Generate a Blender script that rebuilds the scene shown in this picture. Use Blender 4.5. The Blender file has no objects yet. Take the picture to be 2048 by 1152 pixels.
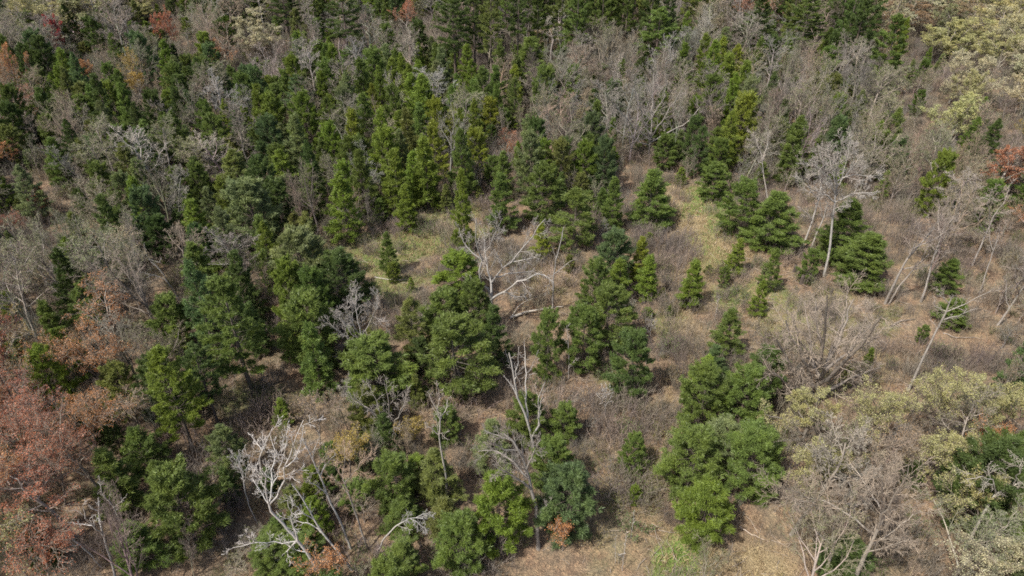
import bpy, math, random, re
import numpy as np

# ------------------------------------------------------------------ camera, world, sun, exposure
scene = bpy.context.scene
COL = scene.collection
PITCH = math.radians(34.0)
CAM_H = 50.0
cam_data = bpy.data.cameras.new("camera")
cam_data.lens = 24.0
cam_data.sensor_width = 36.0
cam_data.clip_start = 0.5
cam_data.clip_end = 6000.0
cam = bpy.data.objects.new("camera", cam_data)
cam.location = (0, 0, CAM_H)
cam.rotation_euler = (math.pi / 2 - PITCH, 0, 0)
COL.objects.link(cam)
scene.camera = cam

SUN_EL = math.radians(55.0)
SUN_AZ = math.radians(230.0)           # compass style: 0 = +Y, clockwise; the sun stands behind the camera, to its left
sun_dir = (math.sin(SUN_AZ) * math.cos(SUN_EL), math.cos(SUN_AZ) * math.cos(SUN_EL), math.sin(SUN_EL))

world = bpy.data.worlds.new("World")
scene.world = world
world.use_nodes = True
wn = world.node_tree
wn.nodes.clear()
w_out = wn.nodes.new("ShaderNodeOutputWorld")
w_bg = wn.nodes.new("ShaderNodeBackground")
w_sky = wn.nodes.new("ShaderNodeTexSky")
w_sky.sky_type = 'NISHITA'
w_sky.sun_disc = False
w_sky.sun_elevation = SUN_EL
w_sky.sun_rotation = SUN_AZ
w_sky.air_density = 1.0
w_sky.dust_density = 4.0
w_bg.inputs["Strength"].default_value = 0.125
wn.links.new(w_sky.outputs[0], w_bg.inputs["Color"])
wn.links.new(w_bg.outputs[0], w_out.inputs["Surface"])

sun_data = bpy.data.lights.new("sun", 'SUN')
sun_data.energy = 4.3
sun_data.angle = math.radians(0.9)
sun_data.color = (1.0, 0.955, 0.88)
sun = bpy.data.objects.new("sun", sun_data)
COL.objects.link(sun)
from mathutils import Vector
sun.rotation_euler = Vector(sun_dir).to_track_quat('Z', 'Y').to_euler()

scene.view_settings.view_transform = 'Standard'
scene.view_settings.look = 'None'
scene.view_settings.gamma = 1.0
scene.view_settings.use_curve_mapping = False
scene.view_settings.exposure = 0.48
cy = scene.cycles
cy.max_bounces = 5
cy.diffuse_bounces = 3
cy.glossy_bounces = 1
cy.transmission_bounces = 3
cy.transparent_max_bounces = 2
cy.use_denoising = False
cy.filter_width = 1.7
cy.sample_clamp_direct = 6.0
cy.sample_clamp_indirect = 1.5
cy.caustics_reflective = False
cy.caustics_refractive = False

# ------------------------------------------------------------------ geometry of the view (for reading places off the photograph)
F_PX = 1365.33
cp, sp = math.cos(PITCH), math.sin(PITCH)
FWD = np.array([0, cp, -sp]); UPV = np.array([0, sp, cp]); RGT = np.array([1.0, 0, 0])
CAMP = np.array([0, 0, CAM_H])


def height(x, y):
    x = np.asarray(x, float); y = np.asarray(y, float)
    h = 0.9 * np.sin(x * 0.031 + 1.3) * np.cos(y * 0.027 + 0.4)
    h = h + 0.45 * np.sin(x * 0.083 - y * 0.061 + 2.0) + 0.3 * np.cos(x * 0.051 + y * 0.117)
    h = h + 0.12 * np.sin(x * 0.39 + 0.7 * np.sin(y * 0.31)) * np.cos(y * 0.43 + 1.1)
    h = h + 0.05 * np.sin(x * 1.3 + y * 0.6) * np.sin(y * 1.7 - x * 0.3)
    return h


def hgt(x, y):
    return float(height(x, y))


def ray(u, v):
    return FWD * F_PX + RGT * (u - 1024) - UPV * (v - 576)


def ground_at(u, v):
    d = ray(u, v)
    zt = 0.0
    for _ in range(12):
        t = (CAM_H - zt) / -d[2]
        p = CAMP + d * t
        zt = hgt(p[0], p[1])
    return np.array([p[0], p[1], zt])


def on_plane(u, v, Y):
    d = ray(u, v)
    return CAMP + d * (Y / d[1])


def project(p):
    d = np.asarray(p, float) - CAMP
    z = d @ FWD
    return 1024 + F_PX * (d @ RGT) / z, 576 - F_PX * (d @ UPV) / z, z


# ------------------------------------------------------------------ material helpers
def new_mat(name):
    m = bpy.data.materials.new(name)
    m.use_nodes = True
    nt = m.node_tree
    nt.nodes.clear()
    return m, nt


def N(nt, t, **kw):
    n = nt.nodes.new(t)
    for k, v in kw.items():
        setattr(n, k, v)
    return n


def attr(nt, name, typ='GEOMETRY'):
    a = N(nt, "ShaderNodeAttribute")
    a.attribute_type = typ
    a.attribute_name = name
    return a


def mixc(nt, fac, a, b, mode='MIX'):
    m = N(nt, "ShaderNodeMix", data_type='RGBA', blend_type=mode)
    for sock, v in ((m.inputs[0], fac), (m.inputs[6], a), (m.inputs[7], b)):
        if hasattr(v, 'is_linked') or hasattr(v, 'links'):
            nt.links.new(v, sock)
        elif isinstance(v, (int, float)):
            sock.default_value = v
        else:
            sock.default_value = (v[0], v[1], v[2], 1)
    return m.outputs[2]


def math_n(nt, op, a, b=None, clamp=False):
    m = N(nt, "ShaderNodeMath", operation=op, use_clamp=clamp)
    for i, v in enumerate((a, b)):
        if v is None:
            continue
        if hasattr(v, 'links'):
            nt.links.new(v, m.inputs[i])
        else:
            m.inputs[i].default_value = v
    return m.outputs[0]


def noise(nt, scale, detail=3, coord=None, rough=0.55):
    n = N(nt, "ShaderNodeTexNoise")
    n.inputs["Scale"].default_value = scale
    n.inputs["Detail"].default_value = detail
    n.inputs["Roughness"].default_value = rough
    if coord is not None:
        nt.links.new(coord, n.inputs["Vector"])
    return n


def ramp(nt, fac, stops):
    r = N(nt, "ShaderNodeValToRGB")
    el = r.color_ramp.elements
    while len(el) < len(stops):
        el.new(0.5)
    for e, (p, c) in zip(el, stops):
        e.position = p
        e.color = (c[0], c[1], c[2], 1)
    nt.links.new(fac, r.inputs[0])
    return r.outputs[0]


def leaf_material(name, trans=0.3, gloss=0.05, warm=(1.2, 1.15, 0.75), var=0.5, new_growth=True):
    """Foliage: colour comes from the tree's own tint; every clump differs a little."""
    m, nt = new_mat(name)
    out = N(nt, "ShaderNodeOutputMaterial")
    tint = attr(nt, "tint", 'INSTANCER').outputs["Color"]
    v = attr(nt, "vary").outputs["Fac"]
    val = math_n(nt, 'ADD', math_n(nt, 'MULTIPLY', v, var), 1.0 - var * 0.5)
    hs = N(nt, "ShaderNodeHueSaturation")
    nt.links.new(val, hs.inputs["Value"])
    nt.links.new(tint, hs.inputs["Color"])
    c = hs.outputs[0]
    if new_growth:
        tc = N(nt, "ShaderNodeTexCoord")
        nz = noise(nt, 0.55, 2, tc.outputs["Object"])
        warmc = mixc(nt, 1.0, c, warm, 'MULTIPLY')
        f = math_n(nt, 'MULTIPLY', math_n(nt, 'SUBTRACT', nz.outputs[0], 0.42, True), 2.6, True)
        c = mixc(nt, f, c, warmc)
    d = N(nt, "ShaderNodeBsdfDiffuse")
    t = N(nt, "ShaderNodeBsdfTranslucent")
    g = N(nt, "ShaderNodeBsdfGlossy")
    g.inputs["Roughness"].default_value = 0.45
    nt.links.new(c, d.inputs[0]); nt.links.new(c, t.inputs[0])
    g.inputs[0].default_value = (0.8, 0.85, 0.8, 1)
    mx = N(nt, "ShaderNodeMixShader"); mx.inputs[0].default_value = trans
    nt.links.new(d.outputs[0], mx.inputs[1]); nt.links.new(t.outputs[0], mx.inputs[2])
    mg = N(nt, "ShaderNodeMixShader"); mg.inputs[0].default_value = gloss
    nt.links.new(mx.outputs[0], mg.inputs[1]); nt.links.new(g.outputs[0], mg.inputs[2])
    nt.links.new(mg.outputs[0], out.inputs[0])
    return m


def bark_material(name, prop="bark", stripes=0.0):
    m, nt = new_mat(name)
    out = N(nt, "ShaderNodeOutputMaterial")
    tint = attr(nt, prop, 'INSTANCER').outputs["Color"]
    tc = N(nt, "ShaderNodeTexCoord")
    mp = N(nt, "ShaderNodeMapping"); mp.inputs["Scale"].default_value = (5, 5, 1.2)
    nt.links.new(tc.outputs["Object"], mp.inputs["Vector"])
    nz = noise(nt, 1.6, 5, mp.outputs[0], 0.65)
    c = mixc(nt, 1.0, tint, ramp(nt, nz.outputs[0], [(0.25, (0.5, 0.48, 0.46)), (0.5, (0.95, 0.95, 0.95)), (0.75, (1.3, 1.28, 1.24))]), 'MULTIPLY')
    big = noise(nt, 0.35, 2, tc.outputs["Object"])
    c = mixc(nt, 1.0, c, ramp(nt, big.outputs[0], [(0.3, (0.82, 0.84, 0.86)), (0.7, (1.15, 1.1, 1.05))]), 'MULTIPLY')
    b = N(nt, "ShaderNodeBsdfPrincipled")
    nt.links.new(c, b.inputs["Base Color"])
    b.inputs["Roughness"].default_value = 0.85
    bp = N(nt, "ShaderNodeBump"); bp.inputs["Strength"].default_value = 0.5; bp.inputs["Distance"].default_value = 0.04
    nt.links.new(nz.outputs[0], bp.inputs["Height"]); nt.links.new(bp.outputs[0], b.inputs["Normal"])
    nt.links.new(b.outputs[0], out.inputs[0])
    return m


M_NEEDLE = leaf_material("pine_needles", 0.24, 0.02)
M_LEAF = leaf_material("young_leaves", 0.35, 0.03, (1.15, 1.05, 0.85), 0.6)
M_GRASS = leaf_material("grass_blades", 0.3, 0.03, (1.2, 1.0, 0.8), 1.15, False)
M_BARK = bark_material("bark", "bark")
M_TWIG = bark_material("twig_bark", "twig")

# ------------------------------------------------------------------ mesh helpers
def build_mesh(name, verts, faces_by_n, mat, vary=None, smooth=False):
    """faces_by_n: list of (M,k) int arrays."""
    me = bpy.data.meshes.new(name)
    verts = np.asarray(verts, np.float32)
    me.vertices.add(len(verts))
    me.vertices.foreach_set("co", verts.ravel())
    loops = np.concatenate([f.ravel() for f in faces_by_n]).astype(np.int32)
    tot = np.concatenate([np.full(len(f), f.shape[1], np.int32) for f in faces_by_n])
    start = np.concatenate([[0], np.cumsum(tot)[:-1]]).astype(np.int32)
    me.loops.add(len(loops))
    me.loops.foreach_set("vertex_index", loops)
    me.polygons.add(len(tot))
    me.polygons.foreach_set("loop_start", start)
    me.polygons.foreach_set("loop_total", tot)
    if smooth:
        me.polygons.foreach_set("use_smooth", np.ones(len(tot), bool))
    if vary is not None:
        a = me.attributes.new("vary", 'FLOAT', 'POINT')
        a.data.foreach_set("value", np.asarray(vary, np.float32))
    me.update(calc_edges=True)
    me.materials.append(mat)
    return me


def norm(a):
    return a / (np.linalg.norm(a, axis=-1, keepdims=True) + 1e-9)


def tubes(P, R, k, cap=False):
    """P (n_tubes, n, 3), R (n_tubes, n) -> verts, quad faces"""
    nt_, n, _ = P.shape
    T = np.empty_like(P)
    T[:, 1:-1] = P[:, 2:] - P[:, :-2]
    T[:, 0] = P[:, 1] - P[:, 0]
    T[:, -1] = P[:, -1] - P[:, -2]
    T = norm(T)
    ref = np.where(np.abs(T[:, :1, 2:3]) > 0.8, np.array([[[1.0, 0.1, 0]]]), np.array([[[0.05, 0.1, 1.0]]]))
    U = norm(np.cross(T, np.broadcast_to(ref, T.shape)))
    V = np.cross(T, U)
    a = np.arange(k) * 2 * np.pi / k
    ring = (U[:, :, None, :] * np.cos(a)[None, None, :, None] + V[:, :, None, :] * np.sin(a)[None, None, :, None])
    verts = P[:, :, None, :] + ring * R[:, :, None, None]
    idx = np.arange(nt_ * n * k).reshape(nt_, n, k)
    nxt = np.roll(idx, -1, axis=2)
    f = np.stack([idx[:, :-1], nxt[:, :-1], nxt[:, 1:], idx[:, 1:]], axis=-1).reshape(-1, 4)
    return verts.reshape(-1, 3), f


class Geo:
    def __init__(self):
        self.v, self.q, self.t, self.n, self.vy = [], [], [], 0, []

    def add(self, v, f, vary=None):
        (self.q if f.shape[1] == 4 else self.t).append(f + self.n)
        self.v.append(v); self.n += len(v)
        self.vy.append(np.full(len(v), 0.5) if vary is None else vary)
        return self

    def mesh(self, name, mat, smooth=False):
        fs = []
        if self.q: fs.append(np.concatenate(self.q))
        if self.t: fs.append(np.concatenate(self.t))
        return build_mesh(name, np.concatenate(self.v), fs, mat, np.concatenate(self.vy), smooth)


def blades(C, D, L, W, rng, vary):
    """needle or leaf blades: triangles with a broad base at C pointing along D"""
    D = norm(D)
    S = norm(np.cross(D, rng.normal(size=D.shape)))
    a = C - S * W[:, None] * 0.5
    b = C + S * W[:, None] * 0.5
    t = C + D * L[:, None]
    v = np.stack([a, b, t], 1).reshape(-1, 3)
    f = np.arange(len(v)).reshape(-1, 3)
    return v, f, np.repeat(vary, 3)


def leaves(C, S, rng, vary, up=0.5):
    """small diamond leaves of size S"""
    Nn = norm(rng.normal(size=C.shape) + np.array([0, 0, up]))
    A = norm(np.cross(Nn, rng.normal(size=C.shape)))
    B = np.cross(Nn, A)
    s = S[:, None]
    v = np.stack([C - A * s, C + B * s * 0.6, C + A * s, C - B * s * 0.6], 1).reshape(-1, 3)
    f = np.arange(len(v)).reshape(-1, 4)
    return v, f, np.repeat(vary, 4)


# ------------------------------------------------------------------ conifers
def conifer(seed, H, R, clear, shape, density=1.0, gap=0.0, blade=0.27):
    rng = np.random.default_rng(seed)
    # trunk
    n = 10
    zz = np.linspace(-0.3, H * 0.97, n)
    wob = np.cumsum(rng.normal(0, 0.03, (n, 2)), 0)
    wob -= wob[1:2] * 1.0
    TP = np.stack([wob[:, 0], wob[:, 1], zz], 1)[None]
    r0 = 0.013 * H + 0.03
    TR = (r0 * (1 - np.clip(zz / H, 0, 1) * 0.93))[None]
    TR[0, 0] *= 1.25
    tv, tf = tubes(TP, TR, 7)
    trunk = Geo().add(tv, tf)
    zb = clear * H
    z = zb + 0.05 * H
    Bs, Be = [], []
    foliage = Geo()
    allC, allD, allV = [], [], []
    bp, br = [], []
    side = rng.uniform(0, 6.28)
    while z < H * 0.985:
        u = (z - zb) / (H - zb)
        if shape == 'oval':
            prof = (max(0, 1 - abs(u - 0.33) ** 2 / 0.47)) ** 0.6 if u > 0.33 else 0.72 + 0.28 * (u / 0.33)
        elif shape == 'cone':
            prof = (1 - u) ** 0.62 * (0.75 + 0.25 * min(1, u / 0.15))
        else:  # tall irregular
            prof = (1 - u) ** 0.55 * (0.6 + 0.4 * min(1, u / 0.3))
        el = math.radians(-6 + 62 * u ** 1.3) + rng.normal(0, 0.06)
        m = rng.integers(5, 8)
        az0 = rng.uniform(0, 6.28)
        for j in range(m):
            if rng.random() < gap:
                continue
            az = az0 + j * 6.283 / m + rng.normal(0, 0.18)
            lop = 1 + 0.14 * math.cos(az - side)
            L = max(0.25, R * prof * rng.uniform(0.6, 1.2) * lop)
            e2 = el + rng.normal(0, 0.1)
            o = np.array([math.cos(az), math.sin(az), 0])
            lat = np.array([-math.sin(az), math.cos(az), 0])
            s5 = np.linspace(0, 1, 4)
            base = np.array([0, 0, z + rng.normal(0, 0.08)])
            curve = rng.uniform(0.05, 0.2) * L
            path = lambda s: base + o * (L * s * math.cos(e2))[:, None] + np.array([0, 0, 1.0]) * (L * s * math.sin(e2) + curve * s * s)[:, None]
            bp.append(path(s5)); br.append(np.array([0.022, 0.016, 0.011, 0.005]) * (0.6 + L / 3))
            nc = max(3, int(density * 1.6 * (2.5 + 4.2 * L + 1.6 * L * L)))
            s = 0.22 + 0.8 * rng.random(nc) ** 0.62
            if shape == 'oval':
                s = 0.35 + 0.67 * rng.random(nc) ** 0.6
            wmax = 0.36 * L * np.clip(1.15 - s, 0.1, 1) + 0.1
            q = rng.uniform(-1, 1, nc)
            c = path(s) + lat * (q * wmax)[:, None]
            c[:, 2] += rng.normal(0, 0.09, nc) - 0.12 * np.abs(q) * L * 0.3
            d = o * 1.0 + lat * (q * 0.8)[:, None] + np.array([0, 0, 0.55])
            tipn = max(2, nc // 4)
            own = rng.integers(0, tipn, nc)
            c = c[own] * 0.45 + c * 0.55 + rng.normal(0, 0.05, c.shape)
            allC.append(c); allD.append(d); allV.append(rng.uniform(0.15, 1, nc) * 0.55 + rng.uniform(0, 0.45))
        z += (0.34 + 0.03 * H * 0.35) * rng.uniform(0.8, 1.2) * (1.45 if shape == 'tall' else 1.0) * (0.8 if u > 0.7 else 1)
    # leader
    nl = 14
    allC.append(np.stack([rng.normal(0, .06, nl), rng.normal(0, .06, nl), rng.uniform(H * 0.93, H, nl)], 1))
    allD.append(np.tile(np.array([[0, 0, 1.0]]), (nl, 1)) + rng.normal(0, .5, (nl, 3))); allV.append(rng.uniform(0.3, 1, nl))
    C = np.concatenate(allC); D = norm(np.concatenate(allD)); Vv = np.concatenate(allV)
    k = 15
    Cb = np.repeat(C, k, 0) + rng.normal(0, 0.075, (len(C) * k, 3))
    Db = np.repeat(D, k, 0) + rng.normal(0, 0.75, (len(C) * k, 3))
    L = rng.uniform(0.7, 1.25, len(Cb)) * blade * 0.88
    W = rng.uniform(0.038, 0.072, len(Cb)) * (blade / 0.27)
    v, f, vy = blades(Cb, Db, L, W, rng, np.clip(np.repeat(Vv, k) + rng.normal(0, 0.12, len(Cb)), 0, 1))
    foliage.add(v, f, vy)
    bv, bf = tubes(np.array(bp), np.array(br), 3)
    limbs = Geo().add(bv, bf)
    return dict(H=H, W=2 * R, parts=[("trunk", trunk.mesh("pine_trunk", M_BARK, True)),
                                      ("branches", limbs.mesh("pine_branches", M_BARK)),
                                      ("crown", foliage.mesh("pine_crown", M_NEEDLE))])


# ------------------------------------------------------------------ broadleaf skeletons
def grow(P, R, Ln, m, tmin, tmax, ang, lenf, n, wig, trop, rfac, rng, flat=0.0, tipscale=0.55):
    """children of the branches P; returns arrays like P"""
    nb, pn, _ = P.shape
    j = np.tile(np.arange(m), nb)
    par = np.repeat(np.arange(nb), m)
    t = tmin + (tmax - tmin) * (j + rng.random(nb * m)) / m
    x = np.clip(t * (pn - 1), 0, pn - 1.001)
    i = x.astype(int); fr = (x - i)[:, None]
    pos = P[par, i] * (1 - fr) + P[par, i + 1] * fr
    T = norm(P[par, i + 1] - P[par, i])
    rp = R[par, i] * (1 - fr[:, 0]) + R[par, i + 1] * fr[:, 0]
    refv = norm(rng.normal(size=T.shape))
    az = j * 2.4 + rng.random(nb * m) * 1.2
    ref = np.where(np.abs(T[:, 2:3]) > 0.9, np.array([[1.0, 0, 0]]), np.array([[0, 0, 1.0]]))
    U = norm(np.cross(T, ref)); V = np.cross(T, U)
    a = np.radians(ang) * rng.uniform(0.7, 1.3, nb * m)
    d = T * np.cos(a)[:, None] + (U * np.cos(az)[:, None] + V * np.sin(az)[:, None]) * np.sin(a)[:, None]
    ln = Ln[par] * lenf * (1.0 - tipscale * t) * rng.uniform(0.65, 1.25, nb * m)
    Q = np.empty((nb * m, n, 3)); Q[:, 0] = pos
    for s in range(1, n):
        d = norm(d + rng.normal(0, wig, d.shape) + np.array([0, 0, trop]))
        Q[:, s] = Q[:, s - 1] + d * (ln / (n - 1))[:, None]
    r0 = rp * rfac
    taper = np.linspace(1, 0.3, n)[None]
    return Q, r0[:, None] * taper, ln


TW_MIN = 0.0125


def twig_geo(levels, sides=(5, 3, 3)):
    g = Geo()
    for (P, R), k in zip(levels, sides):
        v, f = tubes(P, np.maximum(R, TW_MIN), k)
        g.add(v, f)
    return g


def leaf_geo(P, rng, per, size, spread, up=0.5):
    nb, n, _ = P.shape
    par = np.repeat(np.arange(nb), per)
    x = rng.uniform(0.35, 1, len(par)) * (n - 1.001)
    i = x.astype(int); fr = (x - i)[:, None]
    c = P[par, i] * (1 - fr) + P[par, i + 1] * fr + rng.normal(0, spread, (len(par), 3))
    tv = rng.random(nb)[par] * 0.6 + rng.random(len(par)) * 0.4
    v, f, vy = leaves(c, rng.uniform(0.6, 1.3, len(par)) * size, rng, tv, up)
    return Geo().add(v, f, vy)


def bare_proto(seed, H, style, lean=0.0, counts=None, leafsets=()):
    rng = np.random.default_rng(seed)
    n = 9
    if style == 'vase':
        th, nl, ang, lenf, lt = 0.62 * H, 8, 42, 0.92, 0.28
    elif style == 'forest':
        th, nl, ang, lenf, lt = 0.86 * H, 11, 46, 0.42, 0.45
    else:  # slender
        th, nl, ang, lenf, lt = 0.9 * H, 12, 38, 0.3, 0.35
    d = np.array([lean, 0, 1.0]); p = np.array([0, 0, -0.3])
    pts = [p]
    for s in range(n - 1):
        d = norm(d + np.append(rng.normal(0, 0.07, 2), 0))
        p = p + d * th / (n - 1); pts.append(p)
    TP = np.array(pts)[None]
    r0 = {'vase': 0.016, 'forest': 0.0105, 'slender': 0.009}[style] * H
    TR = (r0 * np.linspace(1, 0.32, n) ** 0.8)[None]; TR[0, 0] *= 1.3
    P1, R1, L1 = grow(TP, TR, np.array([th]), nl, lt, 1.0, ang, lenf, 8, 0.13, 0.09, 0.62, rng, tipscale=0.35)
    P2, R2, L2 = grow(P1, R1, L1, 7, 0.2, 1.0, 44, 0.55, 6, 0.15, 0.05, 0.55, rng)
    P3, R3, L3 = grow(P2, R2, L2, 6, 0.15, 1.0, 42, 0.55, 5, 0.16, 0.05, 0.55, rng)
    P4, R4, L4 = grow(P3, R3, L3, 6, 0.15, 1.0, 36, 0.6, 3, 0.16, 0.04, 0.7, rng)
    tv, tf = tubes(TP, TR, 8)
    parts = [("trunk", Geo().add(tv, tf).mesh("broadleaf_trunk", M_BARK, True))]
    for k in range(nl):
        v, f = tubes(P1[k:k + 1], R1[k:k + 1], 5)
        parts.append(("limb", Geo().add(v, f).mesh("broadleaf_limb", M_BARK, True)))
    crown = twig_geo([(P2, R2), (P3, R3), (P4, R4)], (4, 3, 3)).mesh("broadleaf_crown", M_TWIG)
    parts.append(("crown", crown))
    allp = np.concatenate([P4.reshape(-1, 3)])
    W = np.percentile(np.hypot(allp[:, 0], allp[:, 1]), 92) * 2
    out = dict(H=float(np.percentile(allp[:, 2], 99)), W=float(W), parts=parts)
    out['leaf'] = {}
    for key, per, size, spread in leafsets:
        out['leaf'][key] = leaf_geo(P4, rng, per, size, spread).mesh("foliage_" + key, M_LEAF)
    # limbs joined, for trees too small in view to show them
    v, f = tubes(P1, R1, 5)
    out['limbs_joined'] = Geo().add(tv, tf).add(v, f).mesh("broadleaf_trunk_far", M_BARK, True)
    return out


def shrub_proto(seed, n_stems, H, R, per_leaf=0, size=0.05):
    """thicket of thin upright stems"""
    rng = np.random.default_rng(seed)
    a = rng.uniform(0, 6.28, n_stems); r = R * np.sqrt(rng.random(n_stems)) * 0.98
    base = np.stack([np.cos(a) * r, np.sin(a) * r, np.full(n_stems, -0.25)], 1)
    d = norm(np.stack([np.cos(a) * 0.1 * r / R, np.sin(a) * 0.1 * r / R, np.ones(n_stems)], 1) + rng.normal(0, .12, (n_stems, 3)))
    ln = H * rng.uniform(0.55, 1.1, n_stems) + 0.25
    P = np.empty((n_stems, 5, 3)); P[:, 0] = base
    for s in range(1, 5):
        d = norm(d + rng.normal(0, 0.09, d.shape))
        P[:, s] = P[:, s - 1] + d * (ln / 4)[:, None]
    R0 = rng.uniform(0.009, 0.018, n_stems)[:, None] * np.linspace(1, 0.45, 5)[None]
    P2, R2, L2 = grow(P, R0, ln, 7, 0.3, 1.0, 27, 0.36, 3, 0.12, 0.08, 0.7, rng)
    g = Geo()
    for PP, RR in ((P, R0), (P2, R2)):
        v, f = tubes(PP, np.maximum(RR, 0.0075), 3); g.add(v, f)
    parts = [("stems", g.mesh("shrub_stems", M_TWIG))]
    if per_leaf:
        parts.append(("foliage", leaf_geo(P2, rng, per_leaf, size, 0.06).mesh("shrub_foliage", M_LEAF)))
    return dict(H=H, W=2 * R, parts=parts)


# ------------------------------------------------------------------ tints (real-world base colours)
PINE = dict(dark=(0.084, 0.122, 0.038), mid=(0.118, 0.165, 0.042), bright=(0.150, 0.205, 0.037), blue=(0.098, 0.148, 0.060),
            olive=(0.145, 0.166, 0.050), yellow=(0.200, 0.232, 0.038), pale=(0.160, 0.195, 0.085))
PINE_WORD = dict(dark='dark green', mid='mid green', bright='bright green', blue='bluish green', olive='olive green',
                 yellow='yellow-green', pale='pale green')
BARE = dict(grey=(0.245, 0.228, 0.198), brown=(0.215, 0.182, 0.145), tan=(0.285, 0.237, 0.172), pale=(0.36, 0.34, 0.30),
            white=(0.66, 0.64, 0.61), dark=(0.13, 0.112, 0.095))
BARE_WORD = dict(grey='grey', brown='brown', tan='tan', pale='pale grey', white='white', dark='dark grey')
LEAF = dict(red=(0.42, 0.17, 0.10), crimson=(0.32, 0.045, 0.05), orange=(0.47, 0.235, 0.105), tanleaf=(0.33, 0.235, 0.145),
            gold=(0.38, 0.29, 0.075), yellow=(0.385, 0.375, 0.17), cream=(0.44, 0.42, 0.27), palegreen=(0.23, 0.25, 0.125), green=(0.13, 0.18, 0.04))
LEAF_WORD = dict(red='red budding', crimson='crimson budding', orange='orange budding', tanleaf='buff budding', gold='golden budding',
                 yellow='yellow budding', cream='cream budding', palegreen='pale green budding', green='fresh green leafing')


def jit(c, r, amt=0.12):
    k = 1 + r.uniform(-amt, amt)
    return [max(0, ch * k * (1 + r.uniform(-amt, amt) * 0.4)) for ch in c]


# ------------------------------------------------------------------ prototypes
protos = {}
protos['D'] = [conifer(11, 8, 2.6, 0.02, 'oval', 1.05, 0.10), conifer(12, 9, 2.7, 0.03, 'oval', 1.0, 0.15),
               conifer(13, 7, 2.3, 0.02, 'oval', 1.1, 0.10), conifer(14, 8.5, 2.3, 0.03, 'oval', 1.0, 0.18), conifer(15, 8, 2.5, 0.04, 'oval', 0.9, 0.22), conifer(16, 9.5, 2.6, 0.05, 'cone', 1.0, 0.15)]
protos['Y'] = [conifer(21, 9, 2.3, 0.05, 'cone', 0.95, 0.10), conifer(22, 10, 2.6, 0.08, 'cone', 0.9, 0.14),
               conifer(23, 8, 1.9, 0.05, 'cone', 1.0, 0.12), conifer(24, 11, 2.7, 0.10, 'cone', 0.85, 0.2), conifer(25, 10, 2.5, 0.06, 'tall', 1.0, 0.15), conifer(26, 9, 2.6, 0.06, 'tall', 1.0, 0.25)]
protos['T'] = [conifer(31, 20, 4.2, 0.30, 'tall', 0.85, 0.24, 0.36), conifer(32, 22, 4.4, 0.38, 'tall', 0.8, 0.3, 0.36),
               conifer(33, 18, 4.3, 0.22, 'tall', 0.85, 0.2, 0.36)]
LS = (("thick", 6, 0.08, 0.10), ("thin", 2, 0.055, 0.08), ("medium", 4, 0.07, 0.1), ("bloom", 10, 0.085, 0.13))
protos['V'] = [bare_proto(s, 13, 'vase', 0, None, LS) for s in (41, 42, 43)]
protos['F'] = [bare_proto(s, 15, 'forest', 0, None, LS) for s in (51, 52, 53)]
protos['S'] = [bare_proto(s, 11, 'slender', 0, None, LS) for s in (61, 62)]
protos['B'] = [shrub_proto(s, 46, 2.0, 1.25) for s in (71, 72, 73)]
protos['G'] = [shrub_proto(s, 26, 1.3, 0.8, 3, 0.045) for s in (81, 82)]


def tree_thing(name, loc, label, cat, group=None):
    e = bpy.data.objects.new(name, None)
    e.empty_display_size = 0.5
    e.location = loc
    e['label'] = label
    e['category'] = cat
    if group:
        e['group'] = group
    COL.objects.link(e)
    return e


proto_objs = {}   # first real copy of each prototype part: reused (as the source of instances) by the far woods


def put(kind, idx, name, loc, h, w, rz, label, cat, group=None, tint=None, bark=None, twig=None, leafset=None, near=True, lean=(0, 0)):
    pr = protos[kind][idx]
    e = tree_thing(name, loc, label, cat, group)
    sxy = w / pr['W']; sz = h / pr['H']
    e.rotation_euler = (lean[0], lean[1], rz)
    e.scale = (sxy, sxy, sz)
    parts = list(pr['parts'])
    if 'leaf' in pr and not near:
        parts = [("trunk", pr['limbs_joined'])] + [p for p in parts if p[0] == 'crown']
    if leafset:
        parts.append(("foliage", pr['leaf'][leafset]))
    for pn, me in parts:
        o = bpy.data.objects.new(pn, me)
        o.parent = e
        if tint: o['tint'] = [float(c) for c in tint]
        if bark: o['bark'] = [float(c) for c in bark]
        if twig: o['twig'] = [float(c) for c in twig]
        COL.objects.link(o)
        proto_objs.setdefault((kind, idx, pn if pn != 'limb' else 'limb%d' % id(me), me.name), o)
    return e


R = random.Random(7)
PINEBARK = (0.13, 0.105, 0.085)
placed = []     # (x, y, radius)

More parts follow.
